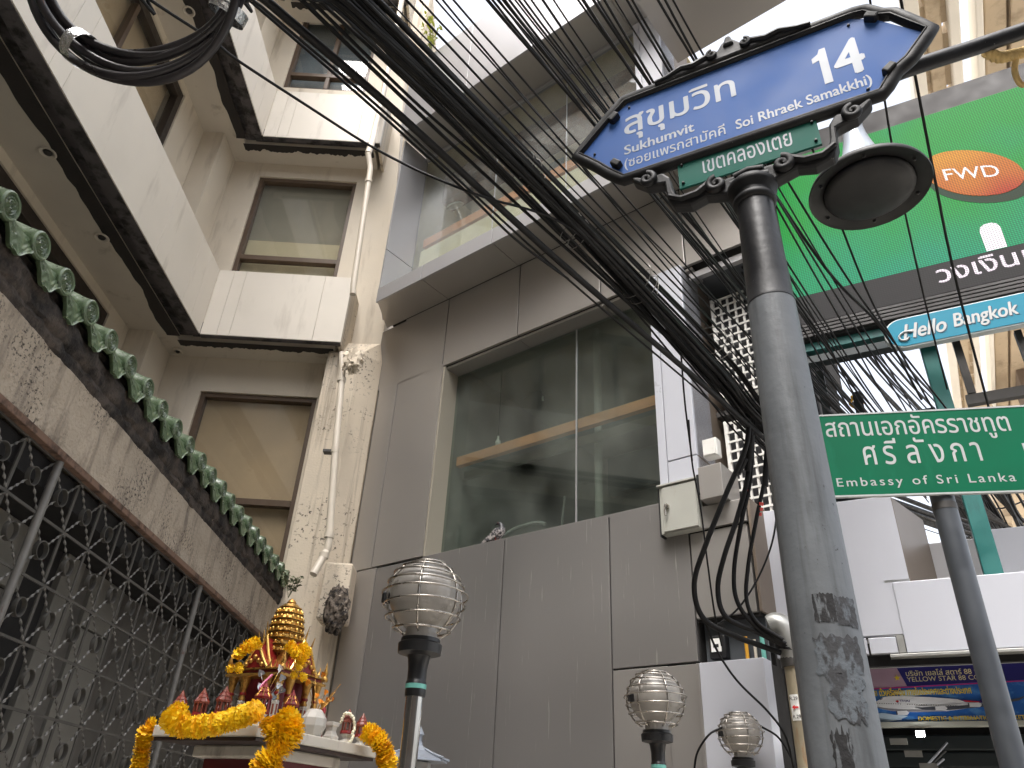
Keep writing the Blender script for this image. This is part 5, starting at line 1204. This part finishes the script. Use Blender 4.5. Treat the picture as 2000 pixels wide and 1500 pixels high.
# taped joints on the drops
for (p, q, r) in (((1467, 850, 4.45), (1460, 920, 4.43), .021), ((1455, 895, 4.42), (1440, 925, 4.40), .021), ((1499, 880, 4.45), (1494, 950, 4.40), .019)):
    MB().tube([dep(*p), dep(*q)], r, 12).build('tape_joint', 'rubber', smooth=50, label='black taped splice on a service drop cable', cat='tape', group='taped splices')
for (x, y, d, r) in ((1457, 958, 4.44, .0165), (1457, 968, 4.44, .0165), (1487, 984, 4.37, .0135), (1486, 994, 4.37, .0135), (1484, 1004, 4.37, .0135)):
    MB().tube([dep(x, y - 3, d), dep(x - 1, y + 3, d)], r, 12).build('tape_band', 'red_tape', smooth=50, label='red tape band round a service drop cable', cat='tape', group='red tape bands')
# wire ties on the bundle
def tie(x, y, d, r, lab):
    t = MB(); c = dep(x, y, d); dirv = (dep(x + 10, y + 10, d + .03) - c).normalized(); u = dirv.orthogonal().normalized(); v = dirv.cross(u)
    pa = [c + u * r * math.cos(a) + v * r * math.sin(a) * .8 + dirv * .01 * a for a in [2 * math.pi * j / 16 for j in range(32)]]
    pa += [pa[-1] + Vector((.01, 0, -.05)), pa[-1] + Vector((.0, 0, -.12))]
    t.tube(pa, .0022, 5); t.build('tie_wire', 'wire', label=lab, cat='wire', group='tie wires on the bundle')
tie(1110, 440, 3.5, .075, 'grey tie wire wrapped round the middle of the bundle'); tie(1020, 318, 3.2, .06, 'grey tie wire wrapped round the upper bundle'); tie(1240, 545, 3.85, .10, 'grey tie wire round the bundle before the window'); tie(1385, 660, 4.2, .10, 'grey tie wire round the bundle near the air conditioner')
MB().tube([p for p in smoothpath([dep(1662, 775, 7), dep(1680, 778, 7), dep(1684, 790, 7), dep(1672, 796, 7), dep(1660, 788, 7), dep(1668, 776, 7)], 6)], .014, 8).build('yellow_cable_loop', 'yellow_cable', smooth=60, label='small loop of yellow cable below the LED screen', cat='cable')

# ================================================================== coil of spare cable at the top left
ck = dep(275, -85, 2.2)
coil = empty('cable_coil', ck, 0, 'coil of thick spare black cable strapped with silver bands', 'cable coil')
cx_, cy_ = 270, -75
random.seed(4)
def coilpt(a, rx, ry, d, dx=0, dy=0): return dep(cx_ + dx + rx * math.cos(a), cy_ + dy + ry * math.sin(a), d) - ck
lay = [(196, 196, 2.20, 0, 0), (207, 208, 2.19, 2, 2), (186, 190, 2.24, 6, -2), (214, 222, 2.21, -2, 4), (200, 212, 2.25, 4, 6), (206, 230, 2.18, -4, 8), (190, 178, 2.22, 0, 4)]
for k, (rx, ry, d, dx, dy) in enumerate(lay):
    path = [coilpt(2 * math.pi * j / 60, rx + 5 * math.sin(2 * math.pi * j / 60 * 2 + k), ry + 5 * math.cos(2 * math.pi * j / 60 * 3 + k * 2), d + .03 * math.sin(2 * math.pi * j / 60 + k), dx, dy) for j in range(60)]
    MB().tube(path, .0125, 10, closed=True).build('cable_turn', 'rubber_coil', coil, smooth=60)
pth = [coilpt(2 * math.pi * j / 60, 198, 216, 2.17, -2, 3) for j in range(26, 60)]
MB().tube(pth, .006, 8).build('cable_turn', 'rubber_brown', coil, smooth=60)
for ang, nm in ((2.17, 'a'), (.50, 'b')):
    q = coilpt(ang, 201, 205, 2.21); tdir = (coilpt(ang + .05, 201, 205, 2.21) - q).normalized(); rad = (coilpt(ang, 240, 244, 2.21) - q).normalized(); nn = tdir.cross(rad)
    m = MB(); N = 22
    for dl in (-.017, .017):
        for j in range(N): a = 2 * math.pi * j / N; m.v.append(tuple(q + tdir * dl + rad * (.052 * math.cos(a)) + nn * (.066 * math.sin(a))))
    for j in range(N): m.f.append((j, (j + 1) % N, N + (j + 1) % N, N + j))
    m.build('silver_strap', 'metal_strap', coil, smooth=60)

for sg in (-1, 1):
    q0 = coilpt(-math.pi / 2 + sg * .5, 200, 205, 2.21); MB().tube(smoothpath([q0 + Vector((sg * .06, 0, -.02)), q0, q0 + Vector((-sg * .06, -.05, .25)), q0 + Vector((-sg * .08, -.4, 1.0)), q0 + Vector((-sg * .08, -1.0, 2.2))], 6), .0125, 10).build('cable_tail', 'rubber_coil', coil, smooth=60)
# ================================================================== pigeon on the window sill
pg = empty('pigeon', B0 + eB * 1.93 + nB * .04 + Vector((0, 0, 3.70)), ROT_B, 'mottled grey pigeon perched on the window sill', 'pigeon')
sp_ = [(-.150, 0, -.010, .006, .016), (-.120, 0, .004, .009, .020), (-.085, 0, .022, .016, .026), (-.05, 0, .045, .032, .036), (-.01, 0, .068, .042, .044), (.025, 0, .082, .043, .046), (.05, 0, .096, .034, .040), (.056, -.002, .115, .023, .027), (.050, -.004, .132, .018, .019), (.036, -.008, .148, .018, .018), (.022, -.012, .152, .016, .015), (.008, -.015, .149, .009, .009), (-.004, -.017, .146, .004, .004), (-.016, -.019, .142, .001, .001)]
m = MB(); n_ = 16
for i, (x, y, z, rz_, ry_) in enumerate(sp_):
    a, b = Vector(sp_[max(0, i - 1)][:3]), Vector(sp_[min(len(sp_) - 1, i + 1)][:3]); t = (b - a).normalized(); s_ = Vector((0, 1, 0)); u = s_.cross(t).normalized()
    for j in range(n_): c = 2 * math.pi * j / n_; m.v.append(tuple(Vector((x, y, z)) + u * rz_ * math.cos(c) + s_ * ry_ * math.sin(c)))
for i in range(len(sp_) - 1):
    for j in range(n_): m.f.append((i * n_ + j, i * n_ + (j + 1) % n_, (i + 1) * n_ + (j + 1) % n_, (i + 1) * n_ + j))
bd = m.build('body', 'pigeon', pg, smooth=70)
bd.data.materials.append(MATS['pigeon_dark'])
for p in bd.data.polygons:
    if p.center.z > .10 or p.center.x < -.06: p.material_index = 1
for sg in (-1, 1):
    wg = MB(); wp = [(-.125, .006, 0), (-.08, .030, .008), (-.03, .058, .012), (.02, .086, .012), (.045, .092, .006), (.05, .07, .0), (.02, .045, .0), (-.04, .02, 0)]
    vs = [(x, sg * (.040 + t), z) for x, z, t in wp]; wg.add(vs + [(x, sg * .030, z) for x, z, t in wp], [tuple(range(8)), tuple(range(15, 7, -1))] + [(i, (i + 1) % 8, 8 + (i + 1) % 8, 8 + i) for i in range(8)]).build('wing', 'pigeon', pg, bevel=.006, smooth=60)
    MB().ball((.026, -.011 + sg * .0165, .155), .0032, 8, 6).build('eye', 'pigeon_foot', pg, smooth=60)
    MB().tube([(.0, sg * .018, .04), (.004, sg * .018, .005)], .004, 6).tube([(.004, sg * .018, .004), (.03, sg * .018, .003)], .0028, 5).tube([(.004, sg * .018, .004), (.024, sg * .034, .003)], .0028, 5).build('foot', 'pigeon_foot', pg)

# ================================================================== plants
def sprig(base, h, n, mat, name, label, spread=.5, ls=.05, seed=1):
    random.seed(seed); t = empty(name, base, 0, label, 'plant'); stems = MB(); lv = MB()
    for k in range(n):
        a = random.uniform(0, 6.28); tip = Vector((math.cos(a) * spread * h * random.uniform(.2, 1), math.sin(a) * spread * h * random.uniform(.2, 1), h * random.uniform(.6, 1)))
        path = smoothpath([(0, 0, 0), tip * .5 + Vector((0, 0, h * .1)), tip], 5); stems.tube(path, .0025, 5)
        for q in path[3:]:
            for _ in range(2):
                b = random.uniform(0, 6.28); d = Vector((math.cos(b), math.sin(b), random.uniform(-.3, .6))).normalized() * ls * random.uniform(.6, 1.1); s_ = d.orthogonal().normalized() * ls * .22
                lv.add([q, q + d * .5 + s_, q + d, q + d * .5 - s_], [(0, 1, 2, 3)])
    stems.build('stem', 'leaf_dull', t); lv.build('leaves', mat, t)
sprig(dep(563, 1168, 6.35), .22, 5, 'leaf_dull', 'wall_weed', 'dusty weed sprouting from the end of the tiled wall', .35, .055, 2)
sprig(dep(842, 112, 10.0), .75, 7, 'leaf_yellow', 'roof_creeper', 'yellow green creeper against the bright sky above the panel parapet', .3, .09, 5)

# ================================================================== little stone lantern behind the near lamp post
lc = dep(812, 1478, 3.3)
ln = empty('garden_lantern', (lc.x, lc.y, 0), .4, 'small grey lantern with curved metal roof behind the near lamp post', 'lantern')
zt = lc.z
MB().lathe([(.10, .0), (.10, 1.3), (.075, 1.34), (.075, zt - .02)], 6).build('body', 'lantern_stone', ln, bevel=.005)
MB().lathe([(.150, zt - .018), (.148, zt - .010), (.10, zt + .006), (.06, zt + .024), (.03, zt + .045), (.026, zt + .06), (.001, zt + .062)], 6).build('roof', 'lantern_roof', ln)
MB().lathe([(.022, 0), (.022, .03), (.030, .034), (.008, .075), (.001, .078)], 10, (0, 0, zt + .055)).build('finial', 'lantern_roof', ln, smooth=40)
for k in range(6):
    a = k * math.pi / 3; MB().tube(smoothpath([(.05 * math.cos(a), .05 * math.sin(a), zt + .03), (.10 * math.cos(a), .10 * math.sin(a), zt + .010), (.158 * math.cos(a), .158 * math.sin(a), zt - .006)], 4), .006, 6).build('roof_ridge', 'lantern_roof', ln, smooth=50)
# ================================================================== spirit house
random.seed(31)
SF = Vector((-.736, 2.638, 0)); SR = Vector((-.429, 3.257, 0)); SL = Vector((-1.134, 2.866, 0))
ux = (SR - SF).normalized(); rz = math.atan2(ux.y, ux.x)           # local x along the right edge (going back), y along the left edge
LX, LY = (SR - SF).length, (SL - SF).length
SC = (SR + SL) / 2
hs_ = empty('spirit_house', SC, rz, 'golden spired spirit house on a white platform draped with marigolds', 'shrine')
ZB = 1.83; ZTOP = ZB + .036; hx, hy = LX / 2, LY / 2
MB().box(-hx, hx, -hy, hy, ZB, ZTOP).build('platform', 'shrine_board', hs_, bevel=.004)
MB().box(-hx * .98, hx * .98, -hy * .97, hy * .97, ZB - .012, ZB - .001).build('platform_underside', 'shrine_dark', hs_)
MB().box(-hx * .62, hx * .62, -hy * .70, hy * .70, ZB - .05, ZB - .0125).build('platform_step', 'shrine_board', hs_, bevel=.006)
MB().lathe([(.10, .0), (.18, .05), (.18, .3), (.12, .4), (.10, 1.2), (.13, 1.45), (.19, 1.62), (.22, 1.70), (.22, ZB - .051)], 4, rot=math.pi / 4).build('pedestal', 'shrine_base', hs_)
def bx(x0, x1, y0, y1, z0, z1, name, mat, par=hs_, bev=.002): return MB().box(x0, x1, y0, y1, z0, z1).build(name, mat, par, bevel=bev)
cxs, cys = -.03, .01
def B_(hw_, hd, z0, z1, name, mat, bev=.002): return bx(cxs - hw_, cxs + hw_, cys - hd, cys + hd, z0, z1, name, mat, hs_, bev)
z = ZTOP
B_(.150, .150, z + .0005, z + .018, 'plinth', 'shrine_white'); B_(.135, .135, z + .018, z + .030, 'plinth', 'shrine_white'); B_(.12, .12, z + .030, z + .036, 'plinth', 'gold_line')
z = z + .036
B_(.072, .072, z, z + .150, 'chamber_wall', 'shrine_maroon')
for sx_ in (-1, 1):
    for sy_ in (-1, 1):
        for (ox, oy) in ((.108, .108), (.108, .05), (.05, .108)):
            px_, py_ = cxs + sx_ * ox, cys + sy_ * oy
            c = MB().lathe([(.016, 0), (.016, .012), (.0125, .016), (.0125, .060), (.014, .064), (.011, .070)], 4, (px_, py_, z), rot=math.pi / 4).build('column', 'shrine_white', hs_)
            MB().box(px_ - .004, px_ + .004, py_ - .0105, py_ + .0105, z + .022, z + .056).box(px_ - .0105, px_ + .0105, py_ - .004, py_ + .004, z + .022, z + .056).build('column_inlay', 'shrine_brick', c)
            MB().lathe([(.011, .070), (.012, .078), (.009, .084), (.011, .092), (.010, .104), (.013, .118), (.018, .138), (.020, .150)], 10, (px_, py_, z)).build('column_capital', 'gold', c, smooth=40)
            MB().lathe([(.0115, .088), (.013, .092), (.0115, .097)], 10, (px_, py_, z)).build('capital_ring', 'shrine_red', c, smooth=40)
z += .150
B_(.132, .132, z, z + .010, 'cornice', 'gold'); B_(.122, .122, z + .010, z + .022, 'cornice', 'shrine_red'); B_(.135, .135, z + .022, z + .028, 'cornice', 'gold')
zr = z + .028
# tiered crossed gables, red slopes with gold barge boards
def gable(axis, off, w_, h, d, par=hs_):
    for sg in (1, -1):
        o = sg * off
        M0 = Matrix.Translation((cxs, cys, zr)) @ Matrix.Rotation(0 if axis == 'y' else math.pi / 2, 4, 'Z')
        g = MB().prism([(-w_, 0), (w_, 0), (w_ * .5, h * .38), (0, h), (-w_ * .5, h * .38)], o - d / 2, o + d / 2).xform(M0).build('gable', 'shrine_red', par)
        for s2 in (-1, 1):
            yo = o + sg * (d / 2 + .003) if True else o
            MB().tube([M0 @ Vector(p) for p in smoothpath([(s2 * w_ * 1.06, o + sg * d * .5, -.004), (s2 * w_ * .55, o + sg * d * .5, h * .40), (0, o + sg * d * .5, h * 1.06)], 5)], .0052, 6).build('barge_board', 'gold_line', g, smooth=50)
            MB().tube([M0 @ Vector(p) for p in smoothpath([(s2 * w_ * 1.04, o + sg * d * .5, 0), (s2 * w_ * 1.22, o + sg * d * .5, .006), (s2 * w_ * 1.32, o + sg * d * .5, .032)], 4)], lambda t: .0055 - .004 * t, 6).build('gable_horn', 'gold', g, smooth=50)
        MB().tube([M0 @ Vector(p) for p in smoothpath([(0, o + sg * d * .5, h), (0, o + sg * (d * .5 + .006), h * 1.25), (0, o + sg * (d * .5 + .012), h * 1.5)], 4)], lambda t: .005 - .004 * t, 6).build('gable_horn', 'gold', g, smooth=50)
        ped = MB()
        for k in range(5): ped.ball((M0 @ Vector(((k - 2) * w_ * .3, o + sg * (d * .5 + .002), h * (.12 + .16 * (2 - abs(k - 2))))))[:], .009, 8, 6)
        ped.build('gable_ornament', 'gold', g, smooth=50)
for axis in ('x', 'y'):
    gable(axis, .105, .060, .085, .06); gable(axis, .070, .052, .115, .06)
for k in range(4):
    a = k * math.pi / 2 + math.pi / 4; q = (cxs + .178 * math.cos(a), cys + .178 * math.sin(a))
    MB().lathe([(.012, 0), (.014, .010), (.007, .022), (.010, .030), (.004, .05), (.001, .07)], 8, (q[0], q[1], zr - .01)).build('corner_finial', 'gold', hs_, smooth=40)
# prang spire: tiered ribbed tower
zs0 = zr + .07
B_(.050, .050, zr, zs0, 'spire_base', 'gold')
H = .196; NT = 8
for k in range(NT):
    t0, t1 = k / NT, (k + 1) / NT
    def rad(t): return .064 * math.sqrt(max(0.02, 1 - (t * .98) ** 2.6)) + .002
    r0, r1 = rad(t0), rad(t1); za, zb_ = zs0 + H * t0, zs0 + H * t1; hh = zb_ - za
    n = 20; m = MB()
    for (rr, zz_) in ((r0 * .94, 0), (r0 * .94, .12), (r0 * 1.10, .22), (r0 * 1.10, .32), (r0 * .95, .40), (r0 * .93 + (r1 - r0) * .5, .88), (r1 * 1.02, 1.0)):
        for j in range(n):
            a = 2 * math.pi * j / n; q = 1 + .05 * (1 if j % 5 in (1, 2, 3) else -.6); m.v.append((cxs + rr * q * math.cos(a), cys + rr * q * math.sin(a), za + hh * zz_))
    for i in range(6):
        for j in range(n): m.f.append((i * n + j, i * n + (j + 1) % n, (i + 1) * n + (j + 1) % n, (i + 1) * n + j))
    tt = m.build('spire_tier', 'gold', hs_)
    if k < 7:
        a_ = MB()
        for j in range(16):
            a = 2 * math.pi * (j + .5) / 16; a_.ball((cxs + r0 * .99 * math.cos(a), cys + r0 * .99 * math.sin(a), za + hh * .62), .0052, 6, 5, 1, 1, 1.5)
        a_.build('antefix', 'gold_line', tt, smooth=60)
MB().lathe([(.016, 0), (.019, .004), (.014, .012), (.006, .018), (.001, .022)], 16, (cxs, cys, zs0 + H)).build('spire_tip', 'gold', hs_, smooth=50)

# ---------------------------------------------------------------- miniature pavilions along the platform edge
def W_(x, y, z): return MAT4[hs_.name] @ Vector((x, y, z))
def pavilion(px_, py_, d, base, s, lab, red=True, ped=.026):
    """px_,py_: sight line of the foot; stands on the platform top"""
    p = onz(px_, py_, ZTOP + .001)
    return p
def make_pav(loc, lab, s=1., ped=.03, body='shrine_brick'):
    t = empty('miniature_pavilion', loc, rz + random.uniform(-.2, .2), lab, 'miniature', 'miniature pavilions on the platform')
    MB().lathe([(.022, 0), (.022, .006), (.014, .012), (.012, ped * .6), (.018, ped * .85), (.022, ped)], 8).build('pedestal', 'shrine_white', t)
    b = ped
    MB().lathe([(.024, b), (.025, b + .004), (.023, b + .011), (.0235, b + .013)], 8).build('base', 'shrine_red', t)
    for k in range(8):
        a = (k + .5) * math.pi / 4; MB().tube([(.019 * math.cos(a), .019 * math.sin(a), b + .012), (.019 * math.cos(a), .019 * math.sin(a), b + .042)], .0034, 5).build('column', body, t)
    MB().lathe([(.0005, b + .014), (.006, b + .016), (.005, b + .035), (.0005, b + .040)], 8).build('figurine', 'shrine_white', t)
    MB().lathe([(.024, b + .040), (.025, b + .046), (.020, b + .052), (.017, b + .056), (.018, b + .059), (.013, b + .066), (.010, b + .069), (.011, b + .071), (.005, b + .082), (.001, b + .090)], 8).build('roof', body, t)
    for k in range(8):
        a = k * math.pi / 4; MB().tube([(.025 * math.cos(a), .025 * math.sin(a), b + .046), (.017 * math.cos(a), .017 * math.sin(a), b + .058), (.0105 * math.cos(a), .0105 * math.sin(a), b + .071)], .0014, 5).build('roof_rib', 'shrine_red' if body == 'shrine_brick' else 'gold', t)
    t.scale = (s, s, s); return t
e = .03
spots = [((-hx + .06, hy - e), 'leftmost red miniature pavilion at the platform corner', 1.0, 'shrine_brick'), ((-hx + .06, hy - .13), 'second red miniature pavilion from the left behind the swag', 1.05, 'shrine_brick'), ((-hx + .14, hy - .15), 'small red miniature pavilion peeping out behind the second', .85, 'shrine_brick'), ((-hx + .04, hy - .25), 'third red miniature pavilion from the left above the swag', 1.05, 'shrine_brick'),
         ((-hx + .04, -hy + .04), 'red miniature pavilion at the front corner before the silver leaves', 1.15, 'shrine_red'), ((-hx + .18, -hy + .035), 'red miniature pavilion beside the white vase', 1.1, 'shrine_red'), ((hx - .16, -hy + .04), 'brown miniature pavilion hung with a jasmine garland', 1.0, 'shrine_brick'), ((hx - .05, -hy + .05), 'rightmost brown miniature pavilion behind the right garland', 1.0, 'shrine_brick')]
for (xy, lab, s, bd_) in spots: make_pav(W_(xy[0], xy[1], ZTOP + .0005), lab, s, .030, bd_)

# offerings on the right edge
vq = W_(hx - .36, -hy + .045, ZTOP)
t = empty('white_vase', vq, rz, 'faceted white ceramic vase of gold foil leaves on the platform edge', 'vase')
MB().lathe([(.030, 0), (.034, .004), (.046, .035), (.045, .06), (.030, .082), (.022, .090), (.019, .090), (.020, .080)], 8).build('vase_body', 'shrine_white', t, bevel=.002)
fl2 = MB(); stm = MB()
def heart(c, s, d):
    d = d.normalized(); u = d.orthogonal().normalized(); v = d.cross(u); pts = []
    for k in range(10):
        a = 2 * math.pi * k / 10; x = .8 * math.sin(a) ** 3; y = .75 * math.cos(a) - .3 * math.cos(2 * a) - .1 * math.cos(3 * a); pts.append(c + (u * x + v * y) * s)
    return pts
for k in range(14):
    tip = Vector((random.uniform(-.05, .05), random.uniform(-.06, .06), .09 + random.uniform(.02, .12))); stm.tube([(0, 0, .07), tip * .6 + Vector((0, 0, .03)), tip], .0012, 4); fl2.add(heart(tip, .013, Vector((random.uniform(-1, 1), -1, random.uniform(-.4, .4)))), [tuple(range(10))])
stm.build('foil_stem', 'gold', t); fl2.build('foil_leaves', 'foil_gold', t)
t2 = empty('red_vase', W_(hx - .28, -hy + .075, ZTOP), rz, 'small red and gold vase right of the white vase', 'vase')
MB().lathe([(.012, 0), (.014, .03), (.020, .055), (.018, .075), (.010, .085), (.013, .10), (.008, .11)], 12).build('vase_body', 'vase_red', t2, smooth=40); MB().ball((0, 0, .118), .012, 10, 8).build('stopper', 'gold', t2, smooth=50)
t3 = empty('white_stand', W_(hx - .255, -hy + .04, ZTOP), rz, 'small waisted white ceramic stand between vase and brown pavilion', 'stand')
MB().lathe([(.030, 0), (.030, .012), (.024, .018), (.018, .030), (.020, .044), (.027, .048), (.027, .060), (.02, .061)], 4, rot=math.pi / 4).build('stand_body', 'shrine_white', t3, bevel=.002)
t4 = empty('silver_foil_tree', W_(-hx + .09, -hy + .075, ZTOP), rz, 'silver foil money tree with heart leaves before the shrine door', 'ornament')
stm = MB(); lv = MB()
for k in range(11):
    a = random.uniform(0, 6.28); r_ = random.uniform(.02, .06); tip = Vector((r_ * math.cos(a), r_ * math.sin(a), random.uniform(.08, .19))); stm.tube(smoothpath([(0, 0, .0), (0, 0, tip.z * .5), tip], 4), .0016, 4); lv.add(heart(tip, .016, Vector((-.6 + random.uniform(-.4, .4), -.9, random.uniform(-.3, .3)))), [tuple(range(10))])
stm.build('foil_stem', 'foil_silver', t4); lv.build('foil_leaves', 'foil_silver', t4)
MB().tube(smoothpath([(0, 0, .0), (-.02, 0, .07), (-.035, .0, .12), (.01, 0, .17)], 5), .004, 6).build('pink_ribbon', 'foil_pink', t4)
# jasmine garland on the brown pavilion
jq = W_(hx - .16, -hy + .04, ZTOP)
jas = empty('jasmine_garland', jq, 0, 'tiny white jasmine garland hung over the brown miniature pavilion', 'garland')
jp = smoothpath([(-.026, -.01, .07), (-.01, -.022, .10), (.014, -.024, .095), (.028, -.012, .07), (.028, -.02, .03), (.022, -.03, .0), (.012, -.03, -.02)], 5); jb = MB().ball((0, 0, 0), .0062, 8, 6).build('bud', 'jasmine', jas, smooth=60); jb.location = jp[0]
for q in jp[1:]: inst(jb, jas, q + Vector((random.uniform(-.003, .003), random.uniform(-.003, .003), random.uniform(-.003, .003))))

# ---------------------------------------------------------------- marigold garlands
def blossom(n=16, r=.030, layers=4, seed=0):
    rnd = random.Random(seed); m = MB()
    for L in range(layers):
        rr = r * (1 - .16 * L); zz_ = .0035 * (L - 1.5)
        for j in range(n):
            a = 2 * math.pi * (j + .5 * (L % 2)) / n + rnd.uniform(-.1, .1); w_ = 2 * math.pi / n * .95; ri = rr * .35; ro = rr * rnd.uniform(.93, 1.03); zt_ = zz_ + rnd.uniform(-.0035, .0035); zm = zz_ + rnd.uniform(-.003, .003) + .003
            pt = lambda q, ang, z_: (q * math.cos(ang), q * math.sin(ang), z_)
            m.add([pt(ri, a - w_ * .5, zz_), pt(ri, a + w_ * .5, zz_), pt(ro * .8, a + w_ * .62, zm), pt(ro, a + w_ * .2, zt_), pt(ro, a - w_ * .2, zt_ + .001), pt(ro * .8, a - w_ * .62, zm)], [(0, 1, 2, 5), (5, 2, 3, 4)])
    return m
def garland(path, label, r=.030, step=.0085, ends=()):
    p0 = path[0]; t = empty('marigold_garland', p0, 0, label, 'garland', 'marigold garlands on the spirit house')
    P = smoothpath(path, 12); MB().tube([q - p0 for q in P], r * .42, 8).build('string_core', 'marigold_deep', t, smooth=60)
    protos = [blossom(18, r, 4, k).build('blossom', 'marigold' if k % 2 == 0 else 'marigold_deep', t) for k in range(3)]; used = [False] * 3
    # arc-length stations
    acc = 0; nxt = 0
    for i in range(len(P) - 1):
        a, b = P[i], P[i + 1]; L = (b - a).length
        while nxt <= acc + L:
            f_ = (nxt - acc) / max(L, 1e-6); c = a.lerp(b, f_) - p0; q = (b - a).to_track_quat('Z', 'Y') @ Matrix.Rotation(random.uniform(0, 6.28), 3, 'Z').to_quaternion() @ Matrix.Rotation(random.uniform(-.25, .25), 3, 'X').to_quaternion()
            k = random.choice([0, 0, 1, 2]); s = random.uniform(.88, 1.1)
            o = protos[k] if not used[k] else inst(protos[k], t); used[k] = True
            o.location = c; o.rotation_euler = q.to_euler(); o.scale = (s, s, s); nxt += step
        acc += L
    for k in range(3):
        if not used[k]: bpy.data.objects.remove(protos[k])
    for (px_, s) in ends:
        o = MB(); rn = random.Random(int(s * 1000) + len(t.children))
        for j in range(70):
            d = Vector((rn.gauss(0, 1), rn.gauss(0, 1), rn.gauss(0, 1))).normalized(); u = d.orthogonal().normalized(); v = d.cross(u); c = d * s * rn.uniform(.65, 1.0); w_ = s * .42
            o.add([c - u * w_ * .6 - d * w_ * .2, c + v * w_ * .5, c + u * w_ * .6 - d * w_ * .2, c - v * w_ * .5 + d * w_ * .3], [(0, 1, 2, 3)])
        o.ball((0, 0, 0), s * .62, 8, 6); o.v = [tuple(Vector(v) + (px_ - p0)) for v in o.v]; o.build('tassel_flower', 'marigold', t)
    return t
gl = W_(-hx - .01, hy, ZTOP)
zl = lambda x, y, d: dep(x, y, d)
garland([zl(300, 1416, 2.60), zl(287, 1425, 2.58), zl(280, 1455, 2.57), zl(272, 1500, 2.56), zl(262, 1545, 2.56)], 'marigold garland hanging from the left corner of the platform', .032)
garland([zl(350, 1392, 2.52), zl(334, 1402, 2.47), zl(345, 1414, 2.44), zl(385, 1420, 2.42), zl(430, 1412, 2.40), zl(470, 1400, 2.38), zl(508, 1386, 2.36)], 'marigold swag drooping along the left platform edge', .037)
garland([zl(556, 1398, 2.36), zl(570, 1420, 2.33), zl(562, 1445, 2.30), zl(545, 1465, 2.28), zl(520, 1485, 2.26), zl(508, 1510, 2.25), zl(512, 1560, 2.25)], 'marigold garland falling over the front corner of the platform', .040)
garland([zl(523, 1408, 2.34), zl(530, 1430, 2.32), zl(540, 1455, 2.31), zl(532, 1490, 2.30), zl(545, 1540, 2.3)], 'marigold strand tucked behind the front corner garland', .030)
garland([zl(716, 1430, 2.86), zl(735, 1440, 2.84), zl(748, 1460, 2.82), zl(756, 1490, 2.82), zl(758, 1540, 2.82)], 'marigold garland hanging from the right corner of the platform', .040)
garland([zl(500, 1256, 2.60), zl(484, 1262, 2.57), zl(470, 1272, 2.55), zl(466, 1286, 2.55)], 'short marigold garland looped over the left roof gable', .024, .009, [(zl(467, 1300, 2.55), .014), (zl(450, 1306, 2.55), .016), (zl(467, 1307, 2.53), .017)])
garland([zl(566, 1262, 2.58), zl(576, 1274, 2.56), zl(585, 1284, 2.56)], 'inner marigold loop on the right roof gable', .022, .009)
garland([zl(590, 1262, 2.62), zl(597, 1275, 2.6), zl(590, 1288, 2.58), zl(583, 1296, 2.57)], 'outer marigold loop on the right roof gable', .023, .009, [(zl(583, 1303, 2.56), .015), (zl(575, 1318, 2.56), .016), (zl(592, 1322, 2.56), .017)])
